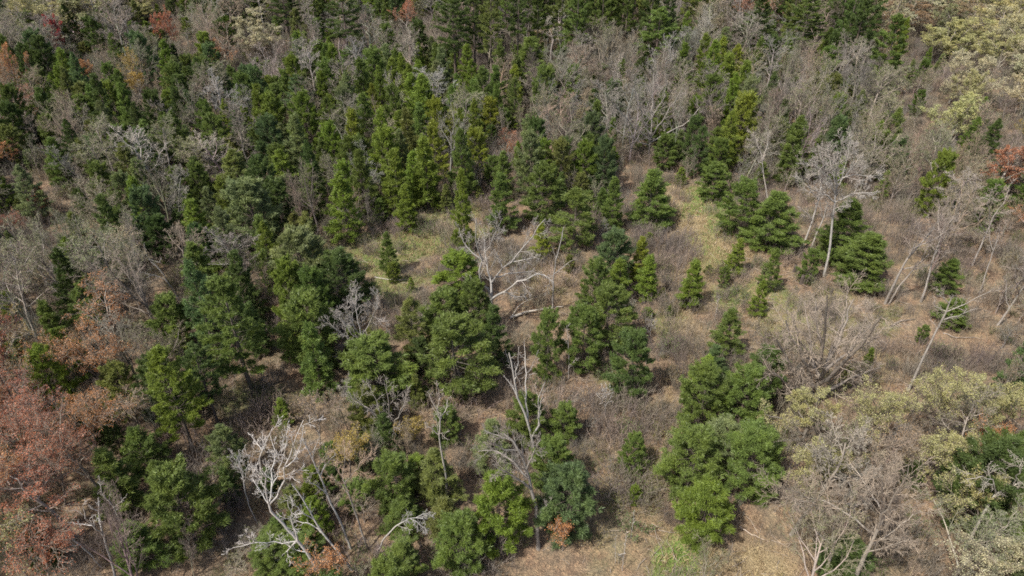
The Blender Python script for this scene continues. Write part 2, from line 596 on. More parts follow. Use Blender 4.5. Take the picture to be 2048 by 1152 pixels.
# ------------------------------------------------------------------ ground
G_ZONES = [   # (u, v, ru, rv, type, strength) read off the photograph, turned into places on the ground
    (1410, 455, 72, 85, 'straw', 1), (1390, 570, 60, 50, 'straw', .6), (1440, 520, 60, 40, 'straw', .6), (1500, 600, 70, 60, 'straw', .5), (1460, 1125, 130, 45, 'straw', 1),
    (1360, 650, 50, 60, 'straw', .7), (755, 520, 90, 50, 'straw', .85), (870, 465, 100, 55, 'straw', .8), (1130, 555, 70, 40, 'straw', .55),
    (930, 425, 30, 15, 'straw', .7), (900, 230, 40, 25, 'straw', .6), (1500, 250, 20, 60, 'straw', .4), (1345, 870, 30, 100, 'straw', .5),
    (1095, 78, 60, 22, 'straw', 1), (1180, 88, 50, 18, 'straw', .9), (1720, 700, 60, 60, 'straw', .4), (1090, 400, 25, 20, 'straw', .4),
    (1418, 408, 60, 30, 'green', 1), (1435, 440, 30, 30, 'green', .9), (1440, 450, 20, 40, 'green', .6), (760, 510, 95, 45, 'green', .75), (880, 460, 85, 60, 'green', .7), (790, 575, 60, 30, 'green', .6),
    (1360, 1135, 55, 24, 'green', 1), (1420, 500, 40, 40, 'green', .45), (1240, 1000, 100, 120, 'green', .12), (1650, 640, 120, 60, 'green', .3), (1340, 645, 35, 20, 'green', .6), (1470, 590, 40, 25, 'green', .7), (1305, 960, 20, 60, 'green', .4),
    (935, 415, 25, 15, 'green', .6), (490, 800, 50, 25, 'green', .4), (1215, 745, 30, 20, 'green', .5), (1560, 590, 40, 25, 'green', .5),
    (1250, 800, 120, 200, 'open', 1), (1450, 560, 200, 150, 'open', 1), (880, 500, 200, 110, 'open', 1), (1720, 720, 220, 150, 'open', 1),
    (1050, 690, 60, 170, 'open', 1), (1120, 590, 110, 70, 'open', 1), (480, 880, 90, 250, 'open', .6), (1450, 1110, 200, 80, 'open', 1), (620, 770, 80, 40, 'open', .8),
]
GZ = []
for (u, v, ru, rv, ty, st) in G_ZONES:
    c = ground_at(u, v)
    rx = abs(ground_at(u + ru, v)[0] - c[0])
    ry = max(2.0, abs(ground_at(u, v - rv)[1] - ground_at(u, v + rv)[1]) / 2)
    GZ.append((c[0], c[1], rx, ry, ty, st))


def zone(x, y, ty):
    x = np.asarray(x, float); y = np.asarray(y, float)
    m = np.zeros_like(x)
    wob = 0.28 * np.sin(x * 0.9 + 1.7 * np.sin(y * 0.5)) + 0.25 * np.sin(y * 0.8 - x * 0.4 + 1.0) + 0.15 * np.sin(2.3 * x + 1.9 * y)
    for (cx, cy_, rx, ry, t, s) in GZ:
        if t != ty: continue
        d = np.sqrt(((x - cx) / rx) ** 2 + ((y - cy_) / ry) ** 2) + wob
        m = np.maximum(m, s * np.clip((1.25 - d) / 0.5, 0, 1))
    return m


def axis(lo, hi, step, far):
    core = np.arange(lo, hi + step, step)
    g, a, s = [], 0, step
    while a < far:
        s *= 1.35; a += s; g.append(a)
    g = np.array(g)
    return np.concatenate([(core[0] - g)[::-1], core, core[-1] + g])


gx = axis(-150, 150, 0.75, 3500); gy = axis(12, 270, 0.75, 3500)
GX, GY = np.meshgrid(gx, gy)
gz = height(GX, GY)
rgg = np.random.default_rng(3)
gz += np.where((np.abs(GX) < 150) & (GY < 270), rgg.normal(0, 0.07, GX.shape), 0)
gv = np.stack([GX, GY, gz], -1).reshape(-1, 3)
ii = np.arange(gv.shape[0]).reshape(GX.shape)
gf = np.stack([ii[:-1, :-1], ii[:-1, 1:], ii[1:, 1:], ii[1:, :-1]], -1).reshape(-1, 4)

m_ground, nt = new_mat("forest_floor")
out = N(nt, "ShaderNodeOutputMaterial")
geo = N(nt, "ShaderNodeNewGeometry")
pos = geo.outputs["Position"]
n1 = noise(nt, 0.12, 4, pos); n2 = noise(nt, 1.1, 5, pos, 0.7); n3 = noise(nt, 9.0, 3, pos, 0.7); n4 = noise(nt, 0.4, 3, pos)
vor = N(nt, "ShaderNodeTexVoronoi"); vor.inputs["Scale"].default_value = 5.5; nt.links.new(pos, vor.inputs["Vector"])
litter = ramp(nt, n2.outputs[0], [(0.3, (0.065, 0.046, 0.032)), (0.45, (0.160, 0.110, 0.075)), (0.58, (0.245, 0.178, 0.113)), (0.7, (0.365, 0.28, 0.18))])
rust = ramp(nt, n4.outputs[0], [(0.35, (0.145, 0.13, 0.09)), (0.65, (0.275, 0.175, 0.105))])
base = mixc(nt, 0.45, litter, rust)
spk = ramp(nt, vor.outputs["Color"], [(0.0, (0.6, 0.6, 0.6)), (0.5, (1.0, 1.0, 1.0)), (1.0, (1.45, 1.38, 1.3))])
base = mixc(nt, 1.0, base, spk, 'MULTIPLY')
strawc = ramp(nt, n3.outputs[0], [(0.3, (0.15, 0.11, 0.06)), (0.5, (0.30, 0.235, 0.13)), (0.7, (0.42, 0.34, 0.20))])
greenc = ramp(nt, n3.outputs[0], [(0.3, (0.07, 0.115, 0.022)), (0.55, (0.14, 0.225, 0.038)), (0.75, (0.21, 0.29, 0.065))])
fs = math_n(nt, 'MULTIPLY', attr(nt, "straw").outputs["Fac"], math_n(nt, 'MULTIPLY', n4.outputs[0], 1.7, True), True)
c = mixc(nt, fs, base, strawc)
fg = math_n(nt, 'MULTIPLY', attr(nt, "green").outputs["Fac"], ramp(nt, n2.outputs[0], [(0.3, (0, 0, 0)), (0.48, (1, 1, 1))]), True)
c = mixc(nt, fg, c, greenc)
moss = ramp(nt, n1.outputs[0], [(0.5, (0, 0, 0)), (0.68, (0.45, 0.45, 0.45))])
c = mixc(nt, math_n(nt, 'MULTIPLY', moss, n2.outputs[0]), c, (0.13, 0.14, 0.06))
b = N(nt, "ShaderNodeBsdfPrincipled"); b.inputs["Roughness"].default_value = 0.95
nt.links.new(c, b.inputs["Base Color"])
bp = N(nt, "ShaderNodeBump"); bp.inputs["Strength"].default_value = 0.9; bp.inputs["Distance"].default_value = 0.15
hsum = math_n(nt, 'ADD', n3.outputs[0], math_n(nt, 'MULTIPLY', vor.outputs["Distance"], 0.8))
nt.links.new(hsum, bp.inputs["Height"]); nt.links.new(bp.outputs[0], b.inputs["Normal"])
nt.links.new(b.outputs[0], out.inputs[0])
gme = build_mesh("ground", gv, [gf], m_ground, None, True)
for key in ('straw', 'green'):
    a = gme.attributes.new(key, 'FLOAT', 'POINT')
    a.data.foreach_set("value", zone(GX, GY, key).reshape(-1).astype(np.float32))
ground = bpy.data.objects.new("ground", gme); ground['kind'] = 'structure'; ground['label'] = 'leaf-strewn forest floor with straw and green patches'
COL.objects.link(ground)

# ------------------------------------------------------------------ hand-placed conifers
# (crown centre u, top v, lowest foliage v, crown width px, kind, tint, label)
C_LIST = [
 (995, 958, 1122, 108, 'D', 'bright', 'bright rounded pine at the foot of the leaning grey trunk'),
 (925, 1040, 1165, 105, 'D', 'mid', 'muted green pine cut by the bottom edge, left of the bright rounded pine'),
 (1145, 945, 1098, 118, 'D', 'blue', 'broad bluish pine right of the leaning grey trunk'),
 (1112, 885, 1000, 88, 'D', 'mid', 'mid green pine just behind the broad bluish pine'),
 (1135, 815, 895, 62, 'D', 'mid', 'small pine standing right of the forked pale snag'),
 (1055, 795, 905, 80, 'D', 'mid', 'green pine directly behind the forked pale snag'),
 (985, 840, 950, 90, 'D', 'pale', 'pale green pine behind the leaning grey trunk\'s crown'),
 (888, 1000, 1092, 74, 'Y', 'olive', 'small yellowish pine left of the bright rounded pine'),
 (800, 1085, 1175, 90, 'Y', 'mid', 'low green pine at the bottom edge under the bent birch'),
 (868, 900, 1030, 95, 'Y', 'olive', 'olive pine behind the slim pale zigzag trunk'),
 (785, 920, 1040, 95, 'D', 'mid', 'dark shaded pine left of the slim zigzag trunk'),
 (800, 1000, 1075, 90, 'Y', 'mid', 'green pine directly behind the bent birch'),
 (765, 830, 930, 70, 'D', 'dark', 'dark pine in shade between the golden trees'),
 (895, 820, 900, 60, 'D', 'mid', 'small green pine behind the slim pale zigzag trunk'),
 (1423, 975, 1108, 108, 'D', 'bright', 'front pine of the big clump beside the straw grass'),
 (1402, 868, 1012, 120, 'D', 'mid', 'broad pine at the brush side of the big clump'),
 (1515, 872, 1022, 122, 'D', 'mid', 'broad pine of the big clump touching the yellow budding trees'),
 (1460, 850, 960, 95, 'D', 'pale', 'pale green pine in the middle of the big clump'),
 (1418, 735, 880, 95, 'D', 'mid', 'muted pine at the brush edge of the upper clump'),
 (1500, 745, 885, 95, 'D', 'mid', 'middle pine of the upper clump left of the big vase-shaped tree'),
 (1545, 700, 812, 85, 'D', 'dark', 'pine nearest the big vase-shaped leafless tree'),
 (1465, 618, 728, 78, 'D', 'mid', 'topmost pine of the clump left of the big vase-shaped tree'),
 (1432, 690, 770, 62, 'D', 'blue', 'small bluish pine wedged in the upper clump'),
 (1272, 873, 960, 50, 'D', 'mid', 'small oval pine standing alone in the brown brush'),
 (1272, 672, 812, 88, 'D', 'dark', 'dark pine alone right of the red-brown leaf litter'),
 (1222, 575, 712, 98, 'D', 'mid', 'tallest pine of the row above the lone dark pine'),
 (1172, 620, 750, 88, 'D', 'mid', 'pine in front of the row behind the thin grey snag'),
 (1096, 630, 770, 64, 'D', 'mid', 'narrow pine at the end of the fallen pale log'),
 (1228, 468, 588, 74, 'D', 'blue', 'bluish pine at the head of the central row'),
 (1196, 525, 645, 64, 'D', 'mid', 'pine on the near flank of the central row'),
 (1240, 520, 620, 60, 'Y', 'bright', 'bright young pine inside the central row'),
 (1300, 512, 610, 50, 'Y', 'bright', 'bright narrow pine in front of the grey-purple brush'),
 (1283, 474, 570, 44, 'Y', 'yellow', 'yellow-green young pine before the grey-purple brush'),
 (1390, 522, 622, 54, 'Y', 'bright', 'bright cone-shaped pine standing alone in the clearing'),
 (1480, 478, 558, 42, 'Y', 'bright', 'small bright pine at the edge of the straw slope'),
 (1550, 498, 592, 42, 'Y', 'mid', 'slim pine beside the gully in the clearing'),
 (1525, 560, 636, 40, 'D', 'bright', 'small pine in front of the gully'),
 (1627, 503, 570, 38, 'D', 'mid', 'small oval pine right below the pale double trunks'),
 (1450, 535, 580, 24, 'D', 'mid', 'tiny pine in the middle of the clearing'),
 (1295, 617, 640, 24, 'D', 'bright', 'tiny bright pine seedling beside the central row'),
 (1420, 530, 552, 22, 'Y', 'olive', 'tiny olive pine behind the lone bright cone pine'),
 (773, 465, 552, 44, 'D', 'mid', 'lone columnar pine with its shadow on the grass'),
 (822, 555, 586, 18, 'Y', 'bright', 'tiny bright pine beside the short white log'),
 (922, 508, 612, 88, 'D', 'bright', 'bright round-headed tree left of the pale dead oak'),
 (890, 590, 705, 92, 'D', 'mid', 'green tree in front of the bright round-headed one'),
 (950, 570, 690, 70, 'D', 'mid', 'dark green tree at the trunk of the pale dead oak'),
 (905, 640, 818, 148, 'D', 'mid', 'largest dark bushy pine in the middle foreground'),
 (985, 610, 748, 74, 'D', 'dark', 'dark pine hiding the base of the pale dead oak'),
 (820, 600, 730, 82, 'Y', 'olive', 'olive thin pine left of the largest bushy pine'),
 (560, 797, 858, 46, 'D', 'bright', 'small bright pine at the end of the dark shadow'),
 (472, 555, 790, 150, 'T', 'mid', 'big pine with a visible dark trunk over bare leaf litter'),
 (590, 465, 640, 118, 'D', 'pale', 'large pale green pine, highest of the left foreground group'),
 (350, 700, 905, 130, 'T', 'bright', 'sunlit yellow-green pine over the dark shaded gully'),
 (410, 690, 850, 95, 'T', 'dark', 'dark pine behind the sunlit yellow-green one'),
 (612, 600, 765, 120, 'D', 'mid', 'broad pine left of the grey twiggy dead tree'),
 (680, 510, 655, 100, 'D', 'dark', 'dark pine above the grey twiggy dead tree'),
 (735, 680, 822, 140, 'D', 'mid', 'low broad pine under the grey twiggy dead tree'),
 (335, 948, 1128, 132, 'D', 'mid', 'bushy pine beside the white snags near the bottom corner'),
 (245, 1050, 1160, 110, 'Y', 'mid', 'pine seen through the white snags at the bottom'),
 (265, 860, 980, 100, 'Y', 'mid', 'pine shaded by the rusty budding trees'),
 (385, 485, 640, 98, 'D', 'mid', 'pine behind the big pine with visible trunk'),
 (335, 600, 720, 80, 'D', 'mid', 'pine just left of the big pine with visible trunk'),
 (180, 570, 692, 78, 'T', 'mid', 'dark layered pine under the grey leafless canopy'),
 (530, 1080, 1165, 100, 'D', 'mid', 'low pine beneath the white dead birch'),
 (590, 1085, 1165, 90, 'D', 'mid', 'low pine against the base of the white dead birch'),
 (495, 370, 525, 112, 'D', 'pale', 'tall full pine beside the narrow brown gap'),
 (560, 300, 420, 72, 'Y', 'bright', 'sunlit pine on the far side of the narrow brown gap'),
 (465, 300, 440, 95, 'Y', 'olive', 'layered olive pine behind the tall full pine'),
 (682, 345, 494, 76, 'Y', 'bright', 'bright layered pine at the upper edge of the green glade'),
 (622, 330, 448, 66, 'Y', 'mid', 'mid green pine left of the bright layered one'),
 (790, 300, 442, 66, 'Y', 'bright', 'sunny pine behind the lone columnar pine'),
 (812, 370, 470, 45, 'Y', 'bright', 'narrow bright pine in front of the sunny pine'),
 (925, 340, 510, 44, 'Y', 'bright', 'very narrow tall pine at the end of the glade'),
 (1000, 345, 472, 68, 'D', 'mid', 'full pine above the pale dead oak'),
 (1085, 330, 462, 78, 'D', 'mid', 'full pine behind the top of the pale dead oak'),
 (1152, 380, 518, 104, 'Y', 'mid', 'wide layered pine behind the thin leaning snag'),
 (1083, 445, 528, 42, 'Y', 'yellow', 'small yellowish pine between the dead oak and the wide layered pine'),
 (1228, 355, 470, 48, 'Y', 'mid', 'slim pine left of the pine beside the straw slope'),
 (1307, 340, 466, 88, 'Y', 'mid', 'wide pine beside the upper end of the straw slope'),
 (1497, 368, 482, 82, 'D', 'mid', 'left one of the two big pines below the pale double trunks'),
 (1558, 385, 512, 112, 'Y', 'mid', 'right one of the two big pines below the pale double trunks'),
 (1705, 400, 535, 98, 'Y', 'mid', 'pine right behind the pale spreading tree\'s trunk'),
 (1752, 470, 592, 112, 'Y', 'mid', 'pine with layered boughs behind the leaning double trunk'),
 (1435, 328, 408, 58, 'D', 'mid', 'dense pine at the top of the green strip'),
 (1437, 255, 330, 50, 'Y', 'mid', 'slim dark pine above the dense one at the green strip'),
 (1332, 272, 345, 52, 'D', 'mid', 'pine right of the wide-branched grey tree'),
 (1910, 520, 600, 62, 'Y', 'mid', 'pine between the slanting grey poles'),
 (1925, 600, 665, 66, 'Y', 'mid', 'low pine under the leaning leafless pole'),
 (2010, 890, 1090, 135, 'D', 'dark', 'dark pine behind crossing pale branches at the frame edge'),
 (1720, 1080, 1175, 110, 'Y', 'dark', 'dark pine under bare branches at the bottom edge'),
 (690, -45, 150, 92, 'T', 'dark', 'tall dark pine rising above the grey wood'),
 (768, -50, 50, 74, 'T', 'dark', 'tall dark pine cut by the top edge, next to the red haze'),
 (572, -30, 95, 80, 'T', 'dark', 'tall dark pine behind the cream budding crown'),
 (415, -60, 40, 60, 'T', 'dark', 'far dark pine beside the red budding maple'),
 (908, -20, 172, 84, 'T', 'dark', 'tall pine with a long bare grey trunk'),
 (948, -25, 150, 78, 'T', 'dark', 'tall pine standing right beside the long bare trunk'),
 (1060, 75, 195, 90, 'Y', 'mid', 'layered pine in front of the tall stand'),
 (1315, 15, 160, 104, 'T', 'mid', 'wide pine at the end of the tall stand'),
 (1515, -10, 130, 78, 'T', 'dark', 'dark tall pine left of the broad far pine'),
 (1607, -10, 150, 100, 'T', 'mid', 'broad full pine among grey trees at the top'),
 (1775, 30, 205, 90, 'T', 'mid', 'solitary layered pine above the pale budding wood'),
 (1897, -50, 62, 76, 'T', 'dark', 'dark round pine poking out of the pale wood'),
 (1705, -60, 45, 90, 'T', 'dark', 'dark pine at the top edge left of the dark round one'),
 (605, 150, 265, 78, 'T', 'blue', 'pine with pale tiered boughs behind the grey dead tree'),
 (745, 110, 190, 62, 'D', 'blue', 'bluish pine at the foot of the tall dark pine'),
 (845, 150, 300, 80, 'Y', 'bright', 'tall bright pine behind the sunny group'),
 (660, 190, 300, 60, 'Y', 'bright', 'bright pine at the shady edge of the bright group'),
]
lab_used = set()
KEEP = []   # picture areas where nearer conifers would hide something
for (u, top, bot, wpx, kd, tn, lab) in C_LIST:
    full = kd in 'DY'
    ub = 1024 + (u - 1024) * (2600 - bot) / (2600 - (top + bot) / 2)
    g = ground_at(ub, bot)
    zc = (g - CAMP) @ FWD
    wid = wpx * zc / F_PX
    if full:
        g = np.array([g[0], g[1] + wid * 0.33, 0]); g[2] = hgt(g[0], g[1])
    tp = on_plane(u, top, g[1])
    h = max(1.0, tp[2] - g[2])
    big = {'T': 'tall'}.get(kd)
    put(kd, R.randrange(len(protos[kd])), 'pine_tree', g, h, wid * (1.22 if kd == 'Y' else 1.08), R.uniform(0, 6.28), lab, 'pine tree',
        'conifers of the spring wood', jit(PINE[tn], R, 0.08), jit(PINEBARK, R))
    placed.append((g[0], g[1], wid * 0.45))
n_hand_pine = len(C_LIST)

# ------------------------------------------------------------------ hand-drawn leafless trees
def resample(pts, n):
    pts = np.array(pts, float)
    d = np.concatenate([[0], np.cumsum(np.linalg.norm(np.diff(pts, axis=0), axis=1))])
    t = np.linspace(0, d[-1], n)
    return np.stack([np.interp(t, d, pts[:, k]) for k in range(3)], 1), d[-1]


def hero(name, label, cat, trunk, limbs, bark, twig, r0=0.2, group=None, twigs=(5, 4, 4), tl=0.34, seed=1, leaf=None, ltint=None,
         lper=4, lsize=0.05, tips=True, trop=0.04, slope=0.45, trunk_grow=True, ls=1.0, tt=0.42, twmin=0):
    """trunk and limbs are pixel paths of the photograph, laid out in depth round the trunk's foot"""
    rng = np.random.default_rng(seed)
    bark = grey_down(bark, 0.7); twig = grey_down(twig, 0.9)
    base = ground_at(*trunk[0])
    Y0 = base[1]
    sl = rng.uniform(-0.12, 0.12)
    def lift(path, Ystart, s):
        out = []; Y = Ystart; prev = None
        for (u, v) in path:
            p = on_plane(u, v, Y)
            if prev is not None:
                Y = Y + s * np.linalg.norm(p - prev)
                p = on_plane(u, v, Y)
            out.append(p); prev = p
        return np.array(out)
    T = lift(trunk, Y0, sl)
    T[0] = base - np.array([0, 0, 0.25])
    Tp, Tl = resample(T, 14)
    # small natural wander
    Tp[1:] += rng.normal(0, 0.02, (13, 3))
    r0 = r0 * 0.82
    Tr = r0 * (1 - (1 - tt) * np.linspace(0, 1, 14))
    Tr[0] *= 1.25
    e = tree_thing(name, base, label, cat, group)
    inv = -np.array(base)
    stems = [(Tp, Tr, Tl, 'trunk')]
    for li, lb in enumerate(limbs):
        path = lb[0] if isinstance(lb[0][0], (tuple, list)) else lb
        rr = lb[1] if isinstance(lb[0][0], (tuple, list)) else None
        best = None
        for (Pq, Rq, Lq, _) in stems:
            for k in range(len(Pq)):
                uu, vv, _z = project(Pq[k])
                dd = math.hypot(uu - path[0][0], vv - path[0][1])
                if best is None or dd < best[0]:
                    best = (dd, Pq[k], Rq[k])
        s = rng.uniform(0.25, 1.0) * slope * (1 if li % 2 else -1)
        Lp = lift(path, best[1][1], s)
        if best[0] < 25:
            Lp[0] = best[1]
        Pp, Ll = resample(Lp, 9)
        Pp[1:] += rng.normal(0, 0.010 * Ll, (8, 3))
        rs = rr if rr else max(0.022, min(best[2] * 0.88, (0.015 * Ll + 0.024) * ls))
        stems.append((Pp, rs * np.linspace(1, 0.3, 9), Ll, 'limb'))
    for (Pq, Rq, Lq, nm) in stems:
        v, f = tubes((Pq + inv)[None], Rq[None], 8 if nm == 'trunk' else 6)
        o = bpy.data.objects.new(nm, Geo().add(v, f).mesh(name + "_" + nm, M_BARK, True))
        o.parent = e; o['bark'] = [float(c) for c in bark]
        COL.objects.link(o)
    if twigs:
        src = [s_ for s_ in stems if s_[3] == 'limb']
        if trunk_grow or not src:
            src = src + [(resample(Tp[7:], 9)[0], np.interp(np.linspace(7, 13, 9), np.arange(14), Tr), Tl * 0.45, 'limb')]
        PP = np.stack([resample(s_[0], 9)[0] for s_ in src]) + inv
        RR = np.stack([np.interp(np.linspace(0, 1, 9), np.linspace(0, 1, len(s_[1])), s_[1]) for s_ in src])
        LL = np.array([s_[2] for s_ in src])
        dead = leaf is None and (len(twigs) < 3 or not twigs[2])
        twigs = (twigs[0] + 2, twigs[1] + (1 if dead else 2), twigs[2] + (0 if dead else 1))
        P2, R2, L2 = grow(PP, RR, np.minimum(LL, 7), twigs[0], 0.18, 1.0, 42, tl * 1.12, 6, 0.17, trop, 0.42, rng, tipscale=0.35)
        lv = [(P2, R2)]
        P3, R3, L3 = grow(P2, R2, L2, twigs[1], 0.2, 1.0, 38, 0.55, 4, 0.15, trop, 0.6, rng)
        lv.append((P3, R3))
        last = P3
        if len(twigs) > 2 and twigs[2]:
            P4, R4, L4 = grow(P3, R3, L3, twigs[2], 0.2, 1.0, 36, 0.6, 3, 0.15, trop, 0.7, rng)
            lv.append((P4, R4)); last = P4
        global TW_MIN
        keep_, TW_MIN = TW_MIN, (twmin if twmin else 0.0105 if base[1] < 75 else 0.013)
        o = bpy.data.objects.new("crown", twig_geo(lv, (4, 3, 3)).mesh(name + "_crown", M_TWIG))
        TW_MIN = keep_
        o.parent = e; o['twig'] = [float(c) for c in twig]
        COL.objects.link(o)
        if leaf:
            o = bpy.data.objects.new("foliage", leaf_geo(last, rng, lper, lsize, 0.1).mesh(name + "_foliage", M_LEAF))
            o.parent = e; o['tint'] = [float(c) for c in LEAF[leaf]]
            COL.objects.link(o)
    placed.append((base[0], base[1], 1.2))
    return e


def grey_down(c, k=0.8):
    return tuple(q * k for q in c)


W_, P_, GY_, BR_, TN_, DK_ = BARE['white'], BARE['pale'], BARE['grey'], BARE['brown'], BARE['tan'], BARE['dark']
mid_grey = (0.36, 0.335, 0.305)
hero('dead_tree', 'pale dead oak with one long arching limb in the middle of the clearing', 'dead tree',
     [(981, 648), (982, 620), (983, 598)],
     [[(983, 598), (966, 578), (961, 554), (961, 519), (955.5, 498), (952, 449), (950, 436)],
      [(983, 597), (983, 560), (974.6, 536), (971, 512), (968, 480)],
      [(983, 560), (1004, 540), (1028.5, 519), (1049, 494.6), (1073.6, 460), (1092, 438)],
      [(988, 554), (1018, 546.7), (1045, 544), (1066.7, 543)],
      [(984, 597), (1011, 581), (1035, 560.5), (1073.6, 550), (1098, 552), (1108, 564)],
      [(1007.6, 583), (1025, 592), (1052.8, 595)],
      [(1020, 528), (1045, 520), (1068, 514), (1078, 520)],
      [(1004, 540), (998, 518), (992, 505)],
      [(971, 512), (984, 480), (996, 455), (1006, 436)],
      [(961, 519), (938, 500), (925, 478), (918, 455)]],
     (0.50, 0.475, 0.44), mid_grey, 0.26, None, (7, 6, 5), 0.3, 101, slope=0.5, trunk_grow=False, ls=1.6, tt=0.85)
hero('dead_tree', 'thin grey snag standing at the tip of the arching oak limb', 'dead tree',
     [(1105, 620), (1106.6, 557), (1112, 520), (1118.7, 494.6), (1127.4, 453)],
     [[(1107, 550), (1125, 535), (1145, 520)]], (0.47, 0.45, 0.42), mid_grey, 0.13, None, (3, 3, 0), 0.25, 102, trop=-0.02)
hero('birch_tree', 'large white dead birch with fanning limbs at the bottom of the view', 'dead birch',
     [(650, 1156), (625, 1120), (599, 1085), (569, 1051), (542, 1023), (538, 1009)],
     [[(538, 1009), (536.5, 974), (521, 946), (526, 905), (531, 880), (545, 860)],
      [(540, 1000), (545, 974), (542, 946), (550, 901), (542, 868)],
      [(541, 1009), (562, 971), (569, 940), (587, 898), (597, 867), (601, 846)],
      [(538, 1009), (521, 985), (507, 960), (503.5, 932)],
      [(597, 1089), (569, 1085), (521, 1084), (493, 1090), (465, 1096)],
      [(597, 1087), (569, 1106), (546, 1130)],
      [(597, 1078), (587, 1050), (583, 1023), (569, 1002)],
      [(526, 905), (512, 884), (500, 868)],
      [(545, 974), (560, 930), (575, 893), (578, 870)],
      [(569, 940), (590, 920), (600, 890), (606, 868)],
      [(521, 1084), (500, 1074), (488, 1066)],
      [(615, 1106), (585, 1098), (560, 1080)]],
     (0.66, 0.645, 0.62), (0.56, 0.54, 0.52), 0.17, None, (5, 4, 2), 0.24, 103, slope=0.4, trunk_grow=False, ls=0.62, tt=0.6)
hero('birch_tree', 'white forked snag right of the large white dead birch', 'dead birch',
     [(705, 1140), (680, 1108), (642, 1064), (621, 1026), (604, 995), (583, 967)],
     [[(621, 1035), (604, 1024), (586, 1008), (580, 988)], [(642, 1064), (625, 1050), (590, 1040)]],
     (0.62, 0.60, 0.575), (0.5, 0.48, 0.46), 0.12, None, (3, 3, 0), 0.2, 104)
hero('birch_tree', 'leaning white birch trunk behind the forked snag', 'birch tree',
     [(702, 1098), (680, 1042), (660, 1002), (642, 957), (622, 912), (606, 878)],
     [[(655, 990), (640, 975), (615, 962)], [(640, 950), (650, 930), (668, 912)], [(622, 912), (632, 890), (640, 868)]],
     (0.58, 0.56, 0.53), (0.34, 0.31, 0.28), 0.13, None, (5, 4, 3), 0.24, 105)
hero('birch_tree', 'tan-crowned tree on a leaning grey stem next to the golden trees', 'bare tree',
     [(736, 1100), (716, 1040), (692, 974), (685, 955)],
     [[(686, 962), (670, 930), (650, 905)], [(686, 957), (690, 920), (688, 885)], [(690, 966), (715, 935), (730, 915)], [(700, 995), (672, 960), (655, 950)]],
     (0.36, 0.32, 0.28), (0.38, 0.28, 0.2), 0.13, None, (6, 5, 4), 0.3, 106)
hero('bent_birch', 'slim birch bent over to the right with drooping twigs', 'birch tree',
     [(754, 1110), (764, 1082), (789, 1054), (817, 1037), (846, 1036)],
     [[(817, 1037), (835, 1045), (856, 1062)], [(828, 1036), (850, 1026), (868, 1030)]],
     (0.5, 0.48, 0.45), (0.4, 0.38, 0.36), 0.1, None, (7, 4, 3), 0.33, 107, trop=-0.09)
hero('birch_tree', 'thin double-stemmed birch sapling left of the large white birch', 'birch tree',
     [(516, 1050), (497, 1010), (487, 965), (482, 930), (470, 905)],
     [[(487, 965), (497, 930), (508, 905)], [(484, 935), (470, 920), (460, 900)]],
     (0.5, 0.48, 0.46), (0.42, 0.4, 0.38), 0.07, None, (5, 4, 3), 0.26, 108)
hero('dead_tree', 'tall forked pale snag in front of the rusty leaf litter', 'dead tree',
     [(1070, 917), (1065, 880), (1053, 835), (1035, 797), (1028, 752), (1018, 705)],
     [[(1067, 880), (1077, 846), (1075, 808), (1089, 762)], [(1053, 835), (1051, 787), (1053, 752), (1048, 688)],
      [(1028, 752), (1038, 720), (1036, 690)], [(1035, 797), (1024, 770), (1008, 752)], [(1075, 830), (1083, 800), (1086, 780)]],
     (0.54, 0.515, 0.48), (0.42, 0.39, 0.36), 0.17, None, (3, 3, 0), 0.2, 109)
hero('bare_tree', 'leaning grey tree bending left over the bright rounded pine', 'bare tree',
     [(1077, 1098), (1074, 1047), (1072, 1012), (1063, 981), (1056, 950), (1042, 908), (1025, 880), (1008, 868)],
     [[(1063, 981), (1040, 960), (1010, 945), (985, 930)], [(1056, 950), (1020, 915), (985, 900), (955, 905)],
      [(1042, 908), (1010, 900), (975, 880)], [(1025, 880), (1000, 872), (970, 862)], [(1050, 930), (1068, 905), (1080, 880)], [(1073, 1025), (1095, 1010), (1105, 995)]],
     (0.33, 0.305, 0.275), (0.27, 0.245, 0.22), 0.22, None, (6, 5, 4), 0.3, 110)
hero('dead_tree', 'slim pale zigzag trunk left of the leaning grey tree', 'dead tree',
     [(891, 1010), (893, 960), (886, 918), (877, 866), (882, 842), (875, 821), (862, 800)],
     [[(877, 866), (862, 856), (850, 850)], [(882, 842), (892, 820), (896, 795)], [(875, 821), (880, 795), (874, 772)]],
     (0.48, 0.45, 0.41), (0.36, 0.33, 0.3), 0.13, None, (4, 3, 2), 0.22, 111)
hero('birch_sapling', 'small white leafless sapling alone on the red-brown leaf litter', 'sapling',
     [(1210.8, 835), (1211, 805), (1212.5, 768)],
     [[(1211, 815), (1203, 800), (1199, 788)], [(1211, 812), (1220, 798), (1226, 785)], [(1212, 798), (1205, 784), (1203, 773)], [(1212, 795), (1219, 782), (1221, 772)]],
     (0.56, 0.54, 0.52), (0.5, 0.48, 0.46), 0.04, None, (4, 3, 0), 0.3, 112)
hero('birch_sapling', 'small pale sapling in the brush right of the central row', 'sapling',
     [(1300, 685), (1301, 660), (1303, 632)], [[(1301, 668), (1294, 655), (1291, 645)], [(1301, 664), (1309, 650), (1312, 640)]],
     (0.5, 0.48, 0.46), (0.44, 0.42, 0.4), 0.04, None, (4, 3, 0), 0.3, 113)
